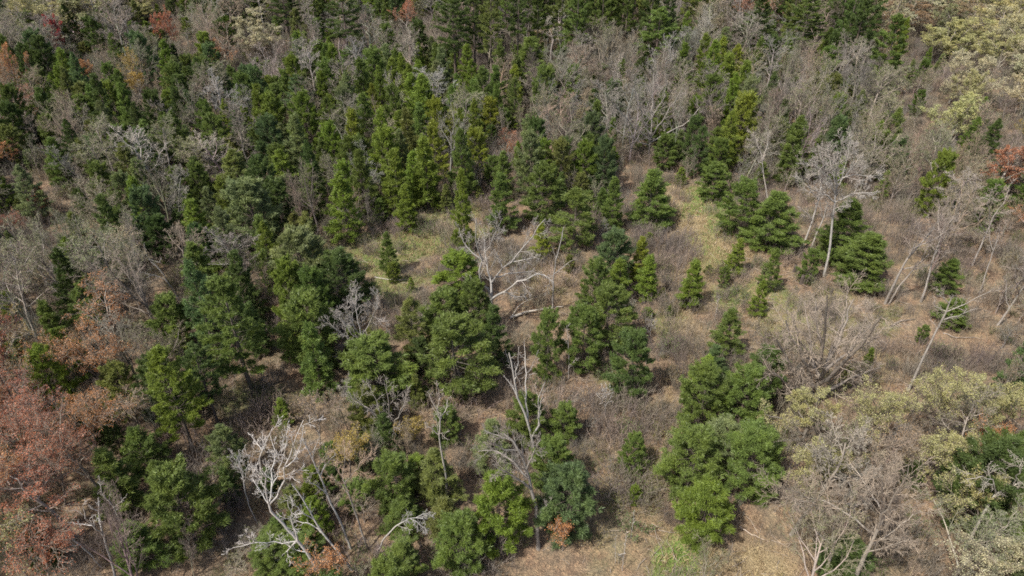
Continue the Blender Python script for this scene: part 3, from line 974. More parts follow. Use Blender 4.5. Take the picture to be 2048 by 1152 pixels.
hero('bare_tree', 'big vase-shaped leafless tree casting branch shadows on the litter', 'bare tree',
     [(1634, 808), (1636, 780), (1640, 755)],
     [[(1636, 785), (1615, 740), (1590, 690), (1572, 640)], [(1638, 775), (1625, 720), (1618, 660), (1610, 610)],
      [(1640, 760), (1645, 700), (1650, 640), (1655, 590)], [(1640, 762), (1665, 710), (1690, 650), (1705, 600)],
      [(1641, 768), (1690, 725), (1730, 680), (1765, 635)], [(1637, 790), (1680, 770), (1720, 750), (1760, 735)],
      [(1637, 780), (1600, 755), (1570, 715), (1550, 680)], [(1650, 720), (1675, 670), (1690, 620), (1695, 575)],
      [(1635, 795), (1600, 785), (1575, 770), (1550, 745)], [(1660, 745), (1700, 700), (1740, 650)],
      [(1625, 720), (1595, 680), (1585, 630)], [(1645, 700), (1633, 650), (1632, 600)]],
     (0.29, 0.25, 0.21), (0.36, 0.30, 0.24), 0.36, None, (8, 7, 6), 0.42, 114, slope=0.7, ls=1.35, tt=0.8, twmin=0.012)
hero('bare_tree', 'long slanting grey pole with a sparse side-branched top over the brush', 'bare tree',
     [(1817, 781), (1844, 720), (1869, 668), (1893, 623), (1904, 592)],
     [[(1893, 623), (1925, 610), (1960, 592), (1985, 580)], [(1885, 640), (1915, 632), (1950, 618)], [(1900, 600), (1885, 590), (1872, 575)], [(1890, 630), (1870, 612), (1868, 598)]],
     (0.43, 0.395, 0.35), (0.34, 0.3, 0.26), 0.17, None, (5, 4, 3), 0.24, 115)
hero('bare_tree', 'left stem of the leaning double trunk beside the layered pine', 'bare tree',
     [(1770, 607), (1792, 560), (1813, 519), (1848, 480), (1869, 455)],
     [[(1813, 519), (1835, 480), (1845, 440)], [(1830, 500), (1870, 478), (1905, 455)], [(1848, 480), (1878, 440), (1892, 410)], [(1800, 545), (1820, 535), (1850, 528)]],
     (0.42, 0.38, 0.34), (0.34, 0.29, 0.25), 0.2, None, (6, 5, 4), 0.3, 116)
hero('bare_tree', 'right stem of the leaning double trunk beside the layered pine', 'bare tree',
     [(1777, 607), (1800, 570), (1830, 535), (1858, 508)], [[(1830, 535), (1862, 528), (1890, 512)], [(1845, 520), (1858, 490), (1862, 465)]],
     (0.36, 0.32, 0.28), (0.33, 0.28, 0.24), 0.14, None, (5, 5, 3), 0.28, 117)
hero('bare_tree', 'straight slanting trunk in front of the brown hollow', 'bare tree',
     [(1841, 606), (1852, 574), (1865, 519), (1880, 480), (1890, 449)],
     [[(1868, 510), (1890, 470), (1912, 440)], [(1880, 480), (1875, 440), (1880, 405)], [(1885, 465), (1910, 430), (1925, 395)]],
     (0.45, 0.41, 0.37), (0.35, 0.3, 0.26), 0.17, None, (6, 5, 4), 0.3, 118)
hero('bare_tree', 'pale slanting trunk above the litter slope near the frame edge', 'bare tree',
     [(1943, 533), (1959, 498), (1980, 449), (1992, 425)], [[(1980, 449), (1975, 410), (1985, 375)], [(1985, 440), (2010, 400), (2020, 370)], [(1970, 470), (1950, 430), (1945, 395)]],
     (0.47, 0.43, 0.39), (0.36, 0.3, 0.26), 0.17, None, (6, 5, 4), 0.3, 119)
hero('bare_tree', 'thin pale pole leaning right between two darker pines', 'bare tree',
     [(1959, 587), (1973, 543), (1990, 491), (2000, 460)], [[(1990, 491), (2008, 460), (2018, 440)], [(1985, 505), (1978, 470), (1980, 445)]],
     (0.46, 0.42, 0.38), (0.35, 0.3, 0.26), 0.11, None, (5, 5, 3), 0.3, 120)
hero('bare_tree', 'leaning grey tree cut by the frame edge above the brush', 'bare tree',
     [(1995, 650), (2016, 622), (2036, 590), (2056, 560)], [[(2036, 590), (2030, 560), (2034, 530)], [(2016, 622), (2010, 590), (2014, 560)]],
     (0.42, 0.38, 0.34), (0.33, 0.28, 0.24), 0.17, None, (5, 5, 4), 0.3, 121)
hero('bare_tree', 'pale leaning trunk pair member nearest the two big pines', 'bare tree',
     [(1605, 496), (1622, 449), (1636, 404), (1643, 370)], [[(1636, 404), (1622, 380), (1608, 345), (1605, 310)], [(1643, 370), (1636, 340), (1628, 318)], [(1625, 445), (1612, 425), (1600, 415)]],
     (0.55, 0.51, 0.46), (0.42, 0.38, 0.34), 0.2, None, (5, 4, 4), 0.24, 122)
hero('bare_tree', 'pale leaning trunk just right of its twin over the litter bank', 'bare tree',
     [(1619, 503), (1636, 460), (1648, 435), (1655, 405)], [[(1648, 435), (1640, 400), (1632, 370)]],
     (0.5, 0.46, 0.41), (0.4, 0.36, 0.32), 0.18, None, (4, 4, 4), 0.24, 123)
hero('bare_tree', 'pale spreading tree with a big whitish crown', 'bare tree',
     [(1648, 552), (1660, 498), (1664, 449), (1670, 400), (1673, 375)],
     [[(1672, 385), (1674, 333), (1681, 305), (1684, 275)], [(1673, 380), (1700, 340), (1722, 310)], [(1671, 392), (1655, 358), (1640, 340), (1622, 325)],
      [(1674, 365), (1690, 350), (1735, 352), (1760, 350)], [(1668, 410), (1640, 385), (1620, 378), (1608, 350)], [(1673, 372), (1662, 330), (1655, 290)],
      [(1670, 400), (1705, 388), (1745, 385)], [(1680, 350), (1695, 310), (1702, 270)], [(1672, 380), (1648, 345), (1642, 300)]],
     (0.55, 0.52, 0.48), (0.43, 0.4, 0.365), 0.21, None, (8, 6, 5), 0.34, 124, slope=0.6, ls=1.0, tt=0.6)
hero('bare_tree', 'pale thin tree rising between the two big pines', 'bare tree',
     [(1541, 428), (1536, 398), (1527, 350), (1524, 312), (1511, 278)], [[(1527, 350), (1514, 320), (1500, 295)], [(1524, 320), (1534, 290), (1535, 262)], [(1520, 305), (1510, 285), (1498, 262)]],
     (0.52, 0.48, 0.43), (0.42, 0.38, 0.33), 0.15, None, (5, 4, 3), 0.24, 125)
hero('bare_tree', 'wide fan-crowned grey tree in the upper middle', 'bare tree',
     [(1298, 322), (1299, 290), (1302, 268)],
     [[(1300, 280), (1290, 240), (1275, 200), (1262, 165)], [(1302, 270), (1303, 220), (1308, 180), (1306, 145)], [(1301, 278), (1325, 240), (1350, 205), (1365, 175)],
      [(1300, 285), (1345, 262), (1380, 240), (1400, 215)], [(1300, 282), (1262, 250), (1235, 215), (1215, 195)], [(1303, 240), (1325, 200), (1335, 160)],
      [(1299, 290), (1250, 270), (1215, 245)]],
     (0.42, 0.39, 0.35), (0.31, 0.28, 0.25), 0.26, None, (8, 7, 5), 0.36, 126, slope=0.7, ls=1.0, tt=0.75)
hero('bare_tree', 'grey tree with drooping fine twigs behind the tiered pine', 'dead tree',
     [(455, 275), (448, 240), (441, 208), (432, 160)],
     [[(445, 230), (430, 195), (418, 175)], [(441, 208), (458, 190), (474, 178)], [(450, 245), (468, 215), (480, 200)], [(437, 185), (425, 160), (424, 140)]],
     (0.44, 0.42, 0.4), (0.38, 0.365, 0.35), 0.26, None, (8, 6, 4), 0.36, 127, trop=-0.03)
hero('bare_tree', 'strongly leaning brown tree spreading to the upper left', 'bare tree',
     [(347, 678), (325, 650), (302, 623), (284, 602)],
     [[(300, 622), (262, 585), (225, 548), (195, 510)], [(295, 615), (270, 570), (245, 530), (222, 490)], [(285, 603), (240, 590), (200, 570), (165, 545)],
      [(290, 608), (280, 570), (262, 530), (250, 500)], [(270, 590), (225, 560), (180, 530), (155, 495)], [(310, 632), (270, 615), (230, 605)]],
     (0.29, 0.245, 0.2), (0.30, 0.25, 0.21), 0.26, None, (7, 6, 4), 0.34, 128, slope=0.6)
hero('dead_tree', 'thin dead pole leaning left from the pine group', 'dead tree',
     [(366, 612), (350, 585), (333, 560), (305, 549), (264, 541)], [[(305, 549), (290, 556), (278, 560)]], (0.52, 0.5, 0.47), mid_grey, 0.09, None, (3, 3, 0), 0.16, 129)
hero('dead_tree', 'broken white-topped snag above the leaning pole', 'dead tree',
     [(335, 560), (318, 536), (300, 522), (292, 508), (288, 486)], [[(292, 508), (283, 503), (279, 498)], [(300, 520), (318, 525), (324, 515)]],
     (0.62, 0.6, 0.57), (0.5, 0.48, 0.46), 0.13, None, (3, 3, 0), 0.14, 130)
hero('bare_tree', 'grey tree with a dark round crown left of the leaning brown tree', 'bare tree',
     [(140, 630), (128, 588), (121, 560)], [[(128, 590), (105, 560), (80, 535)], [(124, 570), (118, 535), (112, 500)], [(126, 575), (145, 545), (158, 520)], [(132, 605), (110, 580), (90, 560)]],
     (0.33, 0.31, 0.28), (0.24, 0.22, 0.2), 0.18, None, (7, 6, 4), 0.34, 131)
hero('bare_tree', 'pale-stemmed big leafless tree filling the bottom right wood', 'bare tree',
     [(1700, 1175), (1712, 1151), (1730, 1110), (1754, 1064), (1768, 1034)],
     [[(1754, 1064), (1775, 1010), (1800, 965), (1812, 930)], [(1765, 1040), (1745, 990), (1720, 950), (1700, 925)], [(1730, 1110), (1770, 1095), (1810, 1080)],
      [(1750, 1072), (1700, 1030), (1650, 1005), (1600, 990)], [(1768, 1036), (1765, 985), (1760, 940)], [(1740, 1092), (1790, 1060), (1840, 1020)], [(1745, 1080), (1790, 1075), (1830, 1090)]],
     (0.45, 0.405, 0.345), (0.36, 0.3, 0.235), 0.24, None, (7, 6, 5), 0.36, 132, slope=0.6, ls=0.8)
hero('bare_tree', 'slender leafless tree left of the pale-stemmed big one', 'bare tree',
     [(1650, 1160), (1662, 1105), (1668, 1060), (1670, 1030)],
     [[(1668, 1060), (1640, 1020), (1605, 1000), (1570, 995)], [(1669, 1045), (1655, 1000), (1640, 960)], [(1668, 1055), (1690, 1010), (1700, 970)], [(1664, 1090), (1630, 1060), (1600, 1050)], [(1645, 1025), (1600, 985), (1560, 970)]],
     (0.4, 0.36, 0.3), (0.35, 0.29, 0.225), 0.17, None, (7, 6, 5), 0.36, 133, slope=0.6)
hero('bare_tree', 'whitish crooked-branched tree in front of the dark edge pine', 'bare tree',
     [(1930, 1100), (1950, 1060), (1973, 1016), (1988, 990), (2012, 978), (2040, 964)],
     [[(1988, 990), (1985, 960), (1960, 955), (1935, 960)], [(2012, 978), (2010, 950), (1995, 930)], [(2025, 970), (2040, 940), (2046, 915)], [(2020, 975), (2025, 1010), (2020, 1050)], [(1960, 1040), (1985, 1040), (2010, 1060)]],
     (0.5, 0.47, 0.41), (0.42, 0.39, 0.33), 0.17, None, (5, 4, 3), 0.25, 134, trop=-0.01)
hero('dead_tree', 'white twisted snag among the red trees in the bottom left corner', 'dead tree',
     [(230, 1156), (219, 1110), (208, 1075), (198, 1030), (198, 995)],
     [[(208, 1080), (188, 1055), (172, 1035), (163, 1010)], [(203, 1055), (196, 1035), (190, 1042)], [(198, 1025), (185, 1018), (178, 1008)], [(188, 1055), (160, 1048), (135, 1045)]],
     (0.6, 0.58, 0.56), (0.52, 0.5, 0.48), 0.13, None, (3, 3, 0), 0.16, 135)
hero('dead_tree', 'slanting dead stem crossing in front of the bushy corner pine', 'dead tree',
     [(256, 1080), (229, 1016), (213, 996), (205, 991), (198, 950)], [[(229, 1014), (240, 1003), (252, 993)], [(213, 1000), (220, 985)]],
     (0.52, 0.5, 0.47), (0.48, 0.46, 0.44), 0.09, None, (3, 3, 0), 0.14, 136)
hero('dead_tree', 'low dead stem leaning left at the very bottom', 'dead tree',
     [(205, 1135), (180, 1108), (160, 1090), (142, 1078), (135, 1058)], [[(160, 1090), (145, 1092), (130, 1080)]],
     (0.55, 0.53, 0.5), (0.48, 0.46, 0.44), 0.09, None, (3, 3, 0), 0.14, 137)
hero('dead_tree', 'grey twiggy dead tree with a wide tangled crown in front of pines', 'dead tree',
     [(735, 748), (730, 700), (722, 665)],
     [[(732, 715), (700, 680), (670, 655), (645, 640)], [(726, 680), (715, 640), (712, 600), (715, 580)], [(724, 672), (745, 635), (758, 600)], [(733, 720), (760, 690), (775, 665)],
      [(728, 690), (690, 650), (668, 620)], [(734, 730), (690, 720), (655, 710), (632, 725)], [(725, 680), (690, 620), (700, 585)]],
     (0.44, 0.42, 0.39), (0.38, 0.355, 0.33), 0.17, None, (6, 5, 4), 0.3, 138, slope=0.5)
hero('bare_tree', 'many-stemmed grey tree before the largest bushy pine', 'bare tree',
     [(785, 900), (775, 860), (762, 840), (740, 818)], [[(762, 840), (730, 815), (700, 790), (672, 765)], [(765, 845), (752, 800), (735, 765)], [(775, 860), (775, 800), (770, 760)], [(740, 820), (705, 800), (690, 760)], [(780, 880), (800, 830), (815, 780)]],
     (0.38, 0.35, 0.31), (0.32, 0.29, 0.26), 0.14, None, (5, 5, 3), 0.26, 139)
hero('bare_tree', 'thin upright grey stem in front of the paired mid row pines', 'bare tree',
     [(1137, 758), (1138, 720), (1136, 680), (1133, 650)], [[(1138, 735), (1148, 722), (1158, 715)]], (0.46, 0.43, 0.4), (0.36, 0.33, 0.3), 0.06, None, (4, 3, 2), 0.2, 140)
hero('dead_tree', 'low white forked dead stem beside the shaded hollow', 'dead tree',
     [(1033, 778), (1030, 752), (1018, 722), (1010, 700)], [[(1030, 752), (1048, 735), (1055, 715)], [(1030, 752), (1040, 760), (1062, 740), (1080, 695)]],
     (0.52, 0.5, 0.47), (0.46, 0.44, 0.41), 0.06, None, (3, 3, 0), 0.2, 141)
hero('bare_tree', 'thin pale pole standing in the clearing brush', 'sapling', [(1430, 641), (1434, 615), (1437, 590)], [[(1435, 605), (1441, 592)]],
     (0.55, 0.52, 0.48), (0.45, 0.42, 0.39), 0.055, None, (3, 3, 0), 0.2, 142)
hero('birch_sapling', 'tall thin white sapling in the brush near the bottom', 'sapling', [(1244, 1142), (1248, 1110), (1253, 1060)], [[(1247, 1115), (1236, 1108), (1228, 1106)]],
     (0.55, 0.53, 0.5), (0.45, 0.43, 0.41), 0.035, None, (3, 3, 0), 0.12, 143)
hero('birch_sapling', 'thin white sapling right of the tallest bottom one', 'sapling', [(1262, 1075), (1266, 1045), (1269, 1020)], [[(1266, 1050), (1272, 1040)]],
     (0.55, 0.53, 0.5), (0.45, 0.43, 0.41), 0.03, None, (3, 3, 0), 0.12, 144)
hero('birch_sapling', 'short pale sapling left of the two thin white ones', 'sapling', [(1231, 1125), (1231, 1095), (1232, 1070)], [[(1231, 1100), (1226, 1090)]],
     (0.5, 0.48, 0.45), (0.42, 0.4, 0.38), 0.028, None, (3, 3, 0), 0.12, 145)

# budding trees drawn by hand
hero('budding_tree', 'yellow budding tree with a stout leaning trunk beside the big pine clump', 'budding tree',
     [(1603, 892), (1608, 870), (1618, 848), (1626, 825)],
     [[(1608, 872), (1585, 850), (1560, 835), (1530, 828)], [(1614, 855), (1595, 820), (1585, 795)], [(1622, 838), (1635, 810), (1640, 785)], [(1620, 845), (1650, 825), (1672, 815)],
      [(1606, 880), (1575, 880), (1545, 885), (1515, 880)], [(1626, 828), (1610, 800), (1602, 782)], [(1606, 878), (1585, 900), (1560, 912)]],
     (0.36, 0.32, 0.27), (0.33, 0.29, 0.22), 0.24, None, (6, 5, 4), 0.32, 150, 'yellow', lper=7, lsize=0.055, slope=0.6)
for k_, (ub_, vb_, ut_, vt_, rw, tn, lab_) in enumerate([
    (1760, 905, 1762, 790, 70, 'yellow', 'yellow-green budding tree right of the stout leaning trunk'),
    (1700, 960, 1690, 840, 70, 'palegreen', 'greenish budding tree in the hollow behind the stout trunk'),
    (1885, 890, 1895, 745, 85, 'yellow', 'tall yellow budding tree below the slanting grey pole'),
    (1985, 905, 1998, 775, 60, 'yellow', 'yellow budding tree at the frame edge above the rusty crown'),
    (1890, 985, 1900, 870, 60, 'yellow', 'bright yellow budding tree in front of the rusty crown'),
    (1955, 1065, 1960, 960, 80, 'yellow', 'cream budding tree behind the crooked whitish branches'),
    (1990, 1190, 2000, 1080, 80, 'cream', 'cream budding tree in the bottom right corner'),
    (1985, 925, 1985, 850, 40, 'orange', 'small rusty-orange crown between the yellow budding trees'),
    (1790, 990, 1795, 850, 75, 'tanleaf', 'buff budding tree between the yellow trees and the bare ones'),
    (1640, 1000, 1650, 905, 70, 'yellow', 'low yellowish tree in front of the stout leaning trunk'),
    (12, 1140, 5, 1040, 45, 'yellow', 'yellow budding tree in the bottom left corner'),
    (700, 960, 702, 865, 42, 'gold', 'golden budding tree left of the dark shaded pine'),
    (832, 905, 825, 838, 34, 'gold', 'small yellow-gold budding tree before the bushy pine'),
    (1125, 1102, 1126, 1045, 18, 'orange', 'tiny orange budding tree in front of the broad bluish pine'),
    (215, 800, 190, 665, 80, 'orange', 'orange and yellow budding tree left of the shaded gully'),
    (130, 800, 110, 680, 60, 'orange', 'rusty budding tree beside the orange and yellow one'),
    (60, 960, 38, 800, 85, 'red', 'big red budding maple near the left frame edge'),
    (130, 1010, 110, 850, 75, 'red', 'rusty red budding maple right of the big red one'),
    (100, 1185, 85, 1050, 85, 'red', 'red budding maple in the bottom left corner'),
    (195, 930, 180, 790, 60, 'orange', 'orange-brown budding tree behind the rusty red maple'),
    (5, 880, -10, 745, 50, 'red', 'dark red budding maple cut by the left edge'),
    (5, 1040, -5, 900, 50, 'orange', 'orange budding tree cut by the left edge'),
    (280, 870, 262, 790, 40, 'tanleaf', 'tan twiggy tree left of the sunlit pine'),
    (640, 900, 640, 790, 60, 'tanleaf', 'buff budding tree above the large white birch'),
    (650, 1175, 652, 1105, 45, 'orange', 'low orange budding tree at the foot of the white birch'),
]):
    rr = random.Random(900 + k_)
    lb_ = []
    for q in range(6):
        a_ = rr.uniform(-1, 1) * 1.1 if q else 0
        a_ = -1.1 + 2.2 * (q + rr.random() * 0.7) / 6
        hh = vb_ - vt_
        st = (ub_ + (ut_ - ub_) * (0.3 + 0.08 * q), vb_ - hh * (0.3 + 0.08 * q))
        en = (ut_ + math.sin(a_) * rw, vt_ + hh * 0.35 * (1 - math.cos(a_)) + rr.uniform(0, 0.12) * hh)
        mi = ((st[0] + en[0]) / 2 + rr.uniform(-4, 4), (st[1] + en[1]) / 2 + hh * 0.04)
        lb_.append([st, mi, en])
    big = (vb_ - vt_) > 70
    hero('budding_tree', lab_, 'budding tree', [(ub_, vb_), (ub_ * .6 + ut_ * .4, vb_ - (vb_ - vt_) * .4), (ub_ * .35 + ut_ * .65, vb_ - (vb_ - vt_) * .68)], lb_,
         (0.3, 0.26, 0.22), (0.28, 0.235, 0.19), 0.12 if big else 0.06, None, (6, 5, 4) if big else (4, 4, 3), 0.36, 200 + k_, tn,
         lper={'tanleaf': 1, 'palegreen': 1, 'orange': 3, 'red': 3, 'gold': 3}.get(tn, 7), lsize=0.055, slope=0.8)
    Lb = LEAF[tn]

# ------------------------------------------------------------------ fallen logs and stumps
LOGS = []


def log(label, path, r0, bark, name='fallen_log', branches=()):
    pts = []
    for (u, v) in path:
        p = ground_at(u, v); p[2] += r0 * 1.6; pts.append(p)
    P, Ln = resample(pts, 10)
    LOGS.append((pts[0][0], pts[0][1], pts[-1][0], pts[-1][1]))
    P[:, 2] += np.abs(np.random.default_rng(int(path[0][0])).normal(0, 0.05, 10))
    c = P[0].copy(); c[2] = hgt(c[0], c[1])
    e = tree_thing(name, c, label, 'log')
    v, f = tubes((P - c)[None], (r0 * np.linspace(1, 0.35, 10))[None], 8)
    n0 = len(v) - 8
    g = Geo().add(v, f)
    g.q.append(np.array([[0, 1, 2, 3], [3, 4, 5, 6], [n0, n0 + 1, n0 + 2, n0 + 3]]))
    o = bpy.data.objects.new("trunk", g.mesh("log_trunk", M_BARK, True)); o.parent = e; o['bark'] = list(bark); COL.objects.link(o)
    for bq in branches:
        bpnts = []
        for i_, (u, v) in enumerate(bq):
            p = ground_at(u, v); p[2] += r0 + 0.25 * i_; bpnts.append(p)
        B, _ = resample(bpnts, 6)
        v, f = tubes((B - c)[None], (r0 * 0.5 * np.linspace(1, 0.3, 6))[None], 6)
        o = bpy.data.objects.new("limb", Geo().add(v, f).mesh("log_limb", M_BARK, True)); o.parent = e; o['bark'] = list(bark); COL.objects.link(o)
    return e


LB = (0.44, 0.40, 0.345)
log('long pale fallen log below the arching limb of the dead oak', [(1020, 640), (1053, 628), (1101, 620), (1126, 617)], 0.18, LB, branches=[[(1022, 638), (1039, 614), (1058, 608), (1081, 604)]])
log('short white log on the grass beside the lone columnar pine', [(749, 556), (772, 560), (792, 563), (813, 560)], 0.075, (0.48, 0.45, 0.41), branches=[[(792, 563), (800, 556)]])
log('grey log lying in the litter near the slanting poles', [(1885, 668), (1910, 677), (1945, 676), (1968, 680)], 0.055, (0.30, 0.27, 0.235))
log('dark log beside the gully in the clearing', [(1515, 570), (1530, 556), (1542, 545)], 0.13, (0.12, 0.09, 0.07))
log('thin pale log by the pine clump and the straw grass', [(1478, 1055), (1505, 1072), (1538, 1085)], 0.05, (0.42, 0.36, 0.3))
log('pale broken branch on the litter under the tall row', [(1250, 1108), (1236, 1112)], 0.05, LB)
log('dark fallen trunk in the hollow left of the big trunked pine', [(305, 700), (325, 688), (347, 678)], 0.14, (0.16, 0.13, 0.11))
log('grey log in the shade of the upper right hollow', [(1780, 655), (1800, 645), (1830, 640)], 0.1, (0.2, 0.17, 0.14))


def stump(u, v, label, h, r):
    g = ground_at(u, v)
    e = tree_thing('tree_stump', g, label, 'tree stump')
    rng = np.random.default_rng(int(u))
    k = 9
    zs = np.array([-0.2, 0.05, 0.3 * h, 0.7 * h, h]); rs = np.array([1.5, 1.25, 1, 0.92, 0.85]) * r
    P = np.zeros((1, 5, 3)); P[0, :, 2] = zs
    vv, ff = tubes(P, rs[None], k)
    vv += rng.normal(0, r * 0.07, vv.shape)
    gg = Geo().add(vv, ff)
    nn = len(vv) - k
    gg.v.append(np.array([[0, 0, h * 0.93]])); gg.vy.append(np.array([0.5])); gg.n += 1
    gg.t.append(np.array([[nn + i_, nn + (i_ + 1) % k, nn + k] for i_ in range(k)]))
    o = bpy.data.objects.new('trunk', gg.mesh("stump", M_BARK)); o.parent = e; o['bark'] = [0.075, 0.06, 0.05]; COL.objects.link(o)


stump(1588, 545, 'dark broken stump on the litter bank, the upper of the pair', 1.2, 0.22)
stump(1602, 568, 'dark broken stump on the litter bank, the lower of the pair', 1.4, 0.25)

# ------------------------------------------------------------------ the woods: what kind grows where (64 px cells of the photograph, read at crown height)
GRID = [
 "BWBWBRTBWBTBBBTTTTTTBTBRTWTWBWWW",
 "BBRBBRBOWBTBBBTTTTTTTBBBTBTWBWWW",
 "PPPOOPPBBPPPYYYYYBBBBYYBBBTTBWWW",
 "RPPPPPBPPPYYYYYYYBBBBBYBBBBGWWBW",
 "PPBPPPPPPYYYYYYBBBBBPBYBPBPBGBBO",
 "PPBGPBPPP.YYYYYPPPPPPPPBPPBBBBBB",
 "BPRBPBPPPPPPYYYPPPPPPP..PPBPBBBR",
 "BBPPPBPPP.......PPP.P..PPPPPBBBR",
 "BGGPBPPPPP......G..P...PB.PPBBBB",
 "BGPBBPPPPPP...PG.......P..PP.PBB",
 "BPPOBPPPPPBY.PP........P......PB",
 "RBOOBPPPPPPP.P........PP......BB",
 "ROBPOP.....P..........PPB.WWWWWW",
 "RROPBP...GG...........PPWWWWWWGW",
 "OBROPP...BOPP..........PWWWBBWGP",
 "OPRBPP..GPOPP..........PBBBBWWPP",
 "WRRBPP...PPPP............BBBBWPP",
 "RRRBBP..PPOP..........G..BBBWWWW",
]
assert all(len(r_) == 32 for r_ in GRID), [len(r_) for r_ in GRID]

rng = random.Random(2024)
cells = {}
CS = 6.0


def near_ok(x, y, r):
    cx_, cy_ = int(x // CS), int(y // CS)
    for i_ in range(cx_ - 2, cx_ + 3):
        for j_ in range(cy_ - 2, cy_ + 3):
            for (px_, py_, pr_) in cells.get((i_, j_), ()):
                if (px_ - x) ** 2 + (py_ - y) ** 2 < (r + pr_) ** 2:
                    return False
    return True


def mark(x, y, r):
    cells.setdefault((int(x // CS), int(y // CS)), []).append((x, y, r))


for (px_, py_, pr_) in placed:
    mark(px_, py_, pr_)

# picture areas kept free of nearer, taller growth so that the trees drawn by hand are not hidden (umin, vmin, umax, vmax)
CLEAR = [(915, 430, 1150, 690), (450, 845, 730, 1152), (1000, 680, 1110, 940), (1540, 560, 1830, 830), (1180, 740, 1380, 1152), (700, 440, 880, 620),
         (1340, 390, 1480, 660), (1590, 290, 1760, 560), (240, 480, 370, 690), (840, 780, 910, 1010), (1760, 440, 2000, 790), (410, 690, 570, 860),
         (1570, 480, 1700, 600), (400, 760, 500, 1152), (940, 860, 1110, 1100), (1500, 1000, 1900, 1152), (130, 950, 270, 1152), (1030, 560, 1200, 720)]

STRICT = [(690, 440, 900, 640), (900, 400, 1170, 700), (1010, 680, 1200, 960), (1170, 470, 1600, 690), (1590, 440, 1710, 640), (1540, 560, 1840, 840),
          (1180, 740, 1380, 1152), (1340, 370, 1480, 520), (1470, 370, 1620, 520), (1640, 400, 1830, 600), (1790, 600, 2000, 790), (450, 870, 740, 1152), (1230, 330, 1360, 480), (1330, 900, 1520, 1152)]
SOFT = {15, 16, 9, 8, 17, 6, 12, 1}
SMALLW = {'P': 1.75, 'Y': 2.05, 'T': 3.0, 'B': 1.95, 'G': 2.0, 'R': 2.0, 'O': 2.0, 'W': 2.5}
fill = []
tries = 0
while tries < 60000:
    tries += 1
    y = 18 + (330 - 18) * math.sqrt(rng.random() * 0.97 + 0.03) if rng.random() < 0.7 else 18 + 200 * rng.random()
    hw = 0.75 * (cp * y + sp * CAM_H) + 9
    x = rng.uniform(-hw, hw)
    z = hgt(x, y)
    hg = 5.5 if y < 150 else 9
    u, v, zc = project((x, y, z + hg * 0.6))
    u2 = u + rng.gauss(0, 14); v2 = v + rng.gauss(0, 8)
    ci = min(31, max(0, int(u2 // 64))); cj = min(17, max(0, int(v2 // 64)))
    k = GRID[cj][ci]
    if k == '.':
        continue
    if v > 1190:
        continue
    sub = k
    q = rng.random()
    if k == 'P' and q < 0.13: sub = 'B'
    elif k == 'Y' and q < 0.18: sub = 'B' if q < 0.13 else 'G'
    elif k == 'B' and q < (0.27 if u < 520 or u > 1480 else 0.22): sub = 'P'
    elif k == 'B' and q < (0.5 if u < 500 or u > 1400 else 0.36): sub = 'G'
    elif k in 'RO' and q < 0.55: sub = rng.choice('BORGP' if k == 'R' else 'BOOGP')
    elif k == 'W' and q < 0.27: sub = rng.choice('BGGO') if v < 400 else rng.choice('BBG')
    elif k == 'T' and q < 0.22: sub = 'B'
    far = 1.0 if y < 130 else 1.0 + min(0.9, (y - 130) / 110)
    r = SMALLW[sub] * rng.uniform(0.85, 1.15)
    if sub in 'BGROW': r *= far
    if sub == 'P' and y > 150: r *= 1.2
    if not near_ok(x, y, r * 0.92):
        continue
    if sub in 'PYT':
        wid = r * 2 * rng.uniform(1.15, 1.55)
        h = {'P': rng.uniform(1.5, 2.3) * wid, 'Y': rng.uniform(1.5, 2.5) * wid, 'T': rng.uniform(20, 27)}[sub]
        h = min(h, 12.0) if sub != 'T' else h
    else:
        wid = r * 2 * rng.uniform(1.6, 2.15)
        h = rng.uniform(9, 14) * (1 + 0.35 * (far - 1))
    _, vt, _ = project((x, y, z + h)); ub, vb, _ = project((x, y, z))
    hpx = vb - vt
    wpx = wid * F_PX / zc
    bad = False
    for ci_, (a0, b0, a1, b1) in enumerate(CLEAR):
        if sub not in 'PYTW' and ci_ in SOFT: continue
        if u + wpx * 0.4 > a0 and u - wpx * 0.4 < a1 and vt < b1 - 6 and vb > b0 + (b1 - b0) * 0.35 and vb < b1 + 400:
            if vb > (b0 + b1) / 2 or (sub in 'PYT' and vb > b0 + 20):
                bad = True; break
    for (a0, b0, a1, b1) in STRICT:
        if a0 - wpx * 0.3 < u < a1 + wpx * 0.3 and (b0 < vb < b1 or (vb >= b1 and vt < b1 - 20)):
            bad = True; break
    if bad: continue
    mark(x, y, r * 0.92)
    fill.append(dict(x=x, y=y, z=z, k=sub, r=r, w=wid, h=h, u=u, v=v, hpx=hpx, wpx=wpx, cell=k,
                     seen=(-wpx * 0.5 < u < 2048 + wpx * 0.5 and vb > -20 and vt < 1152)))

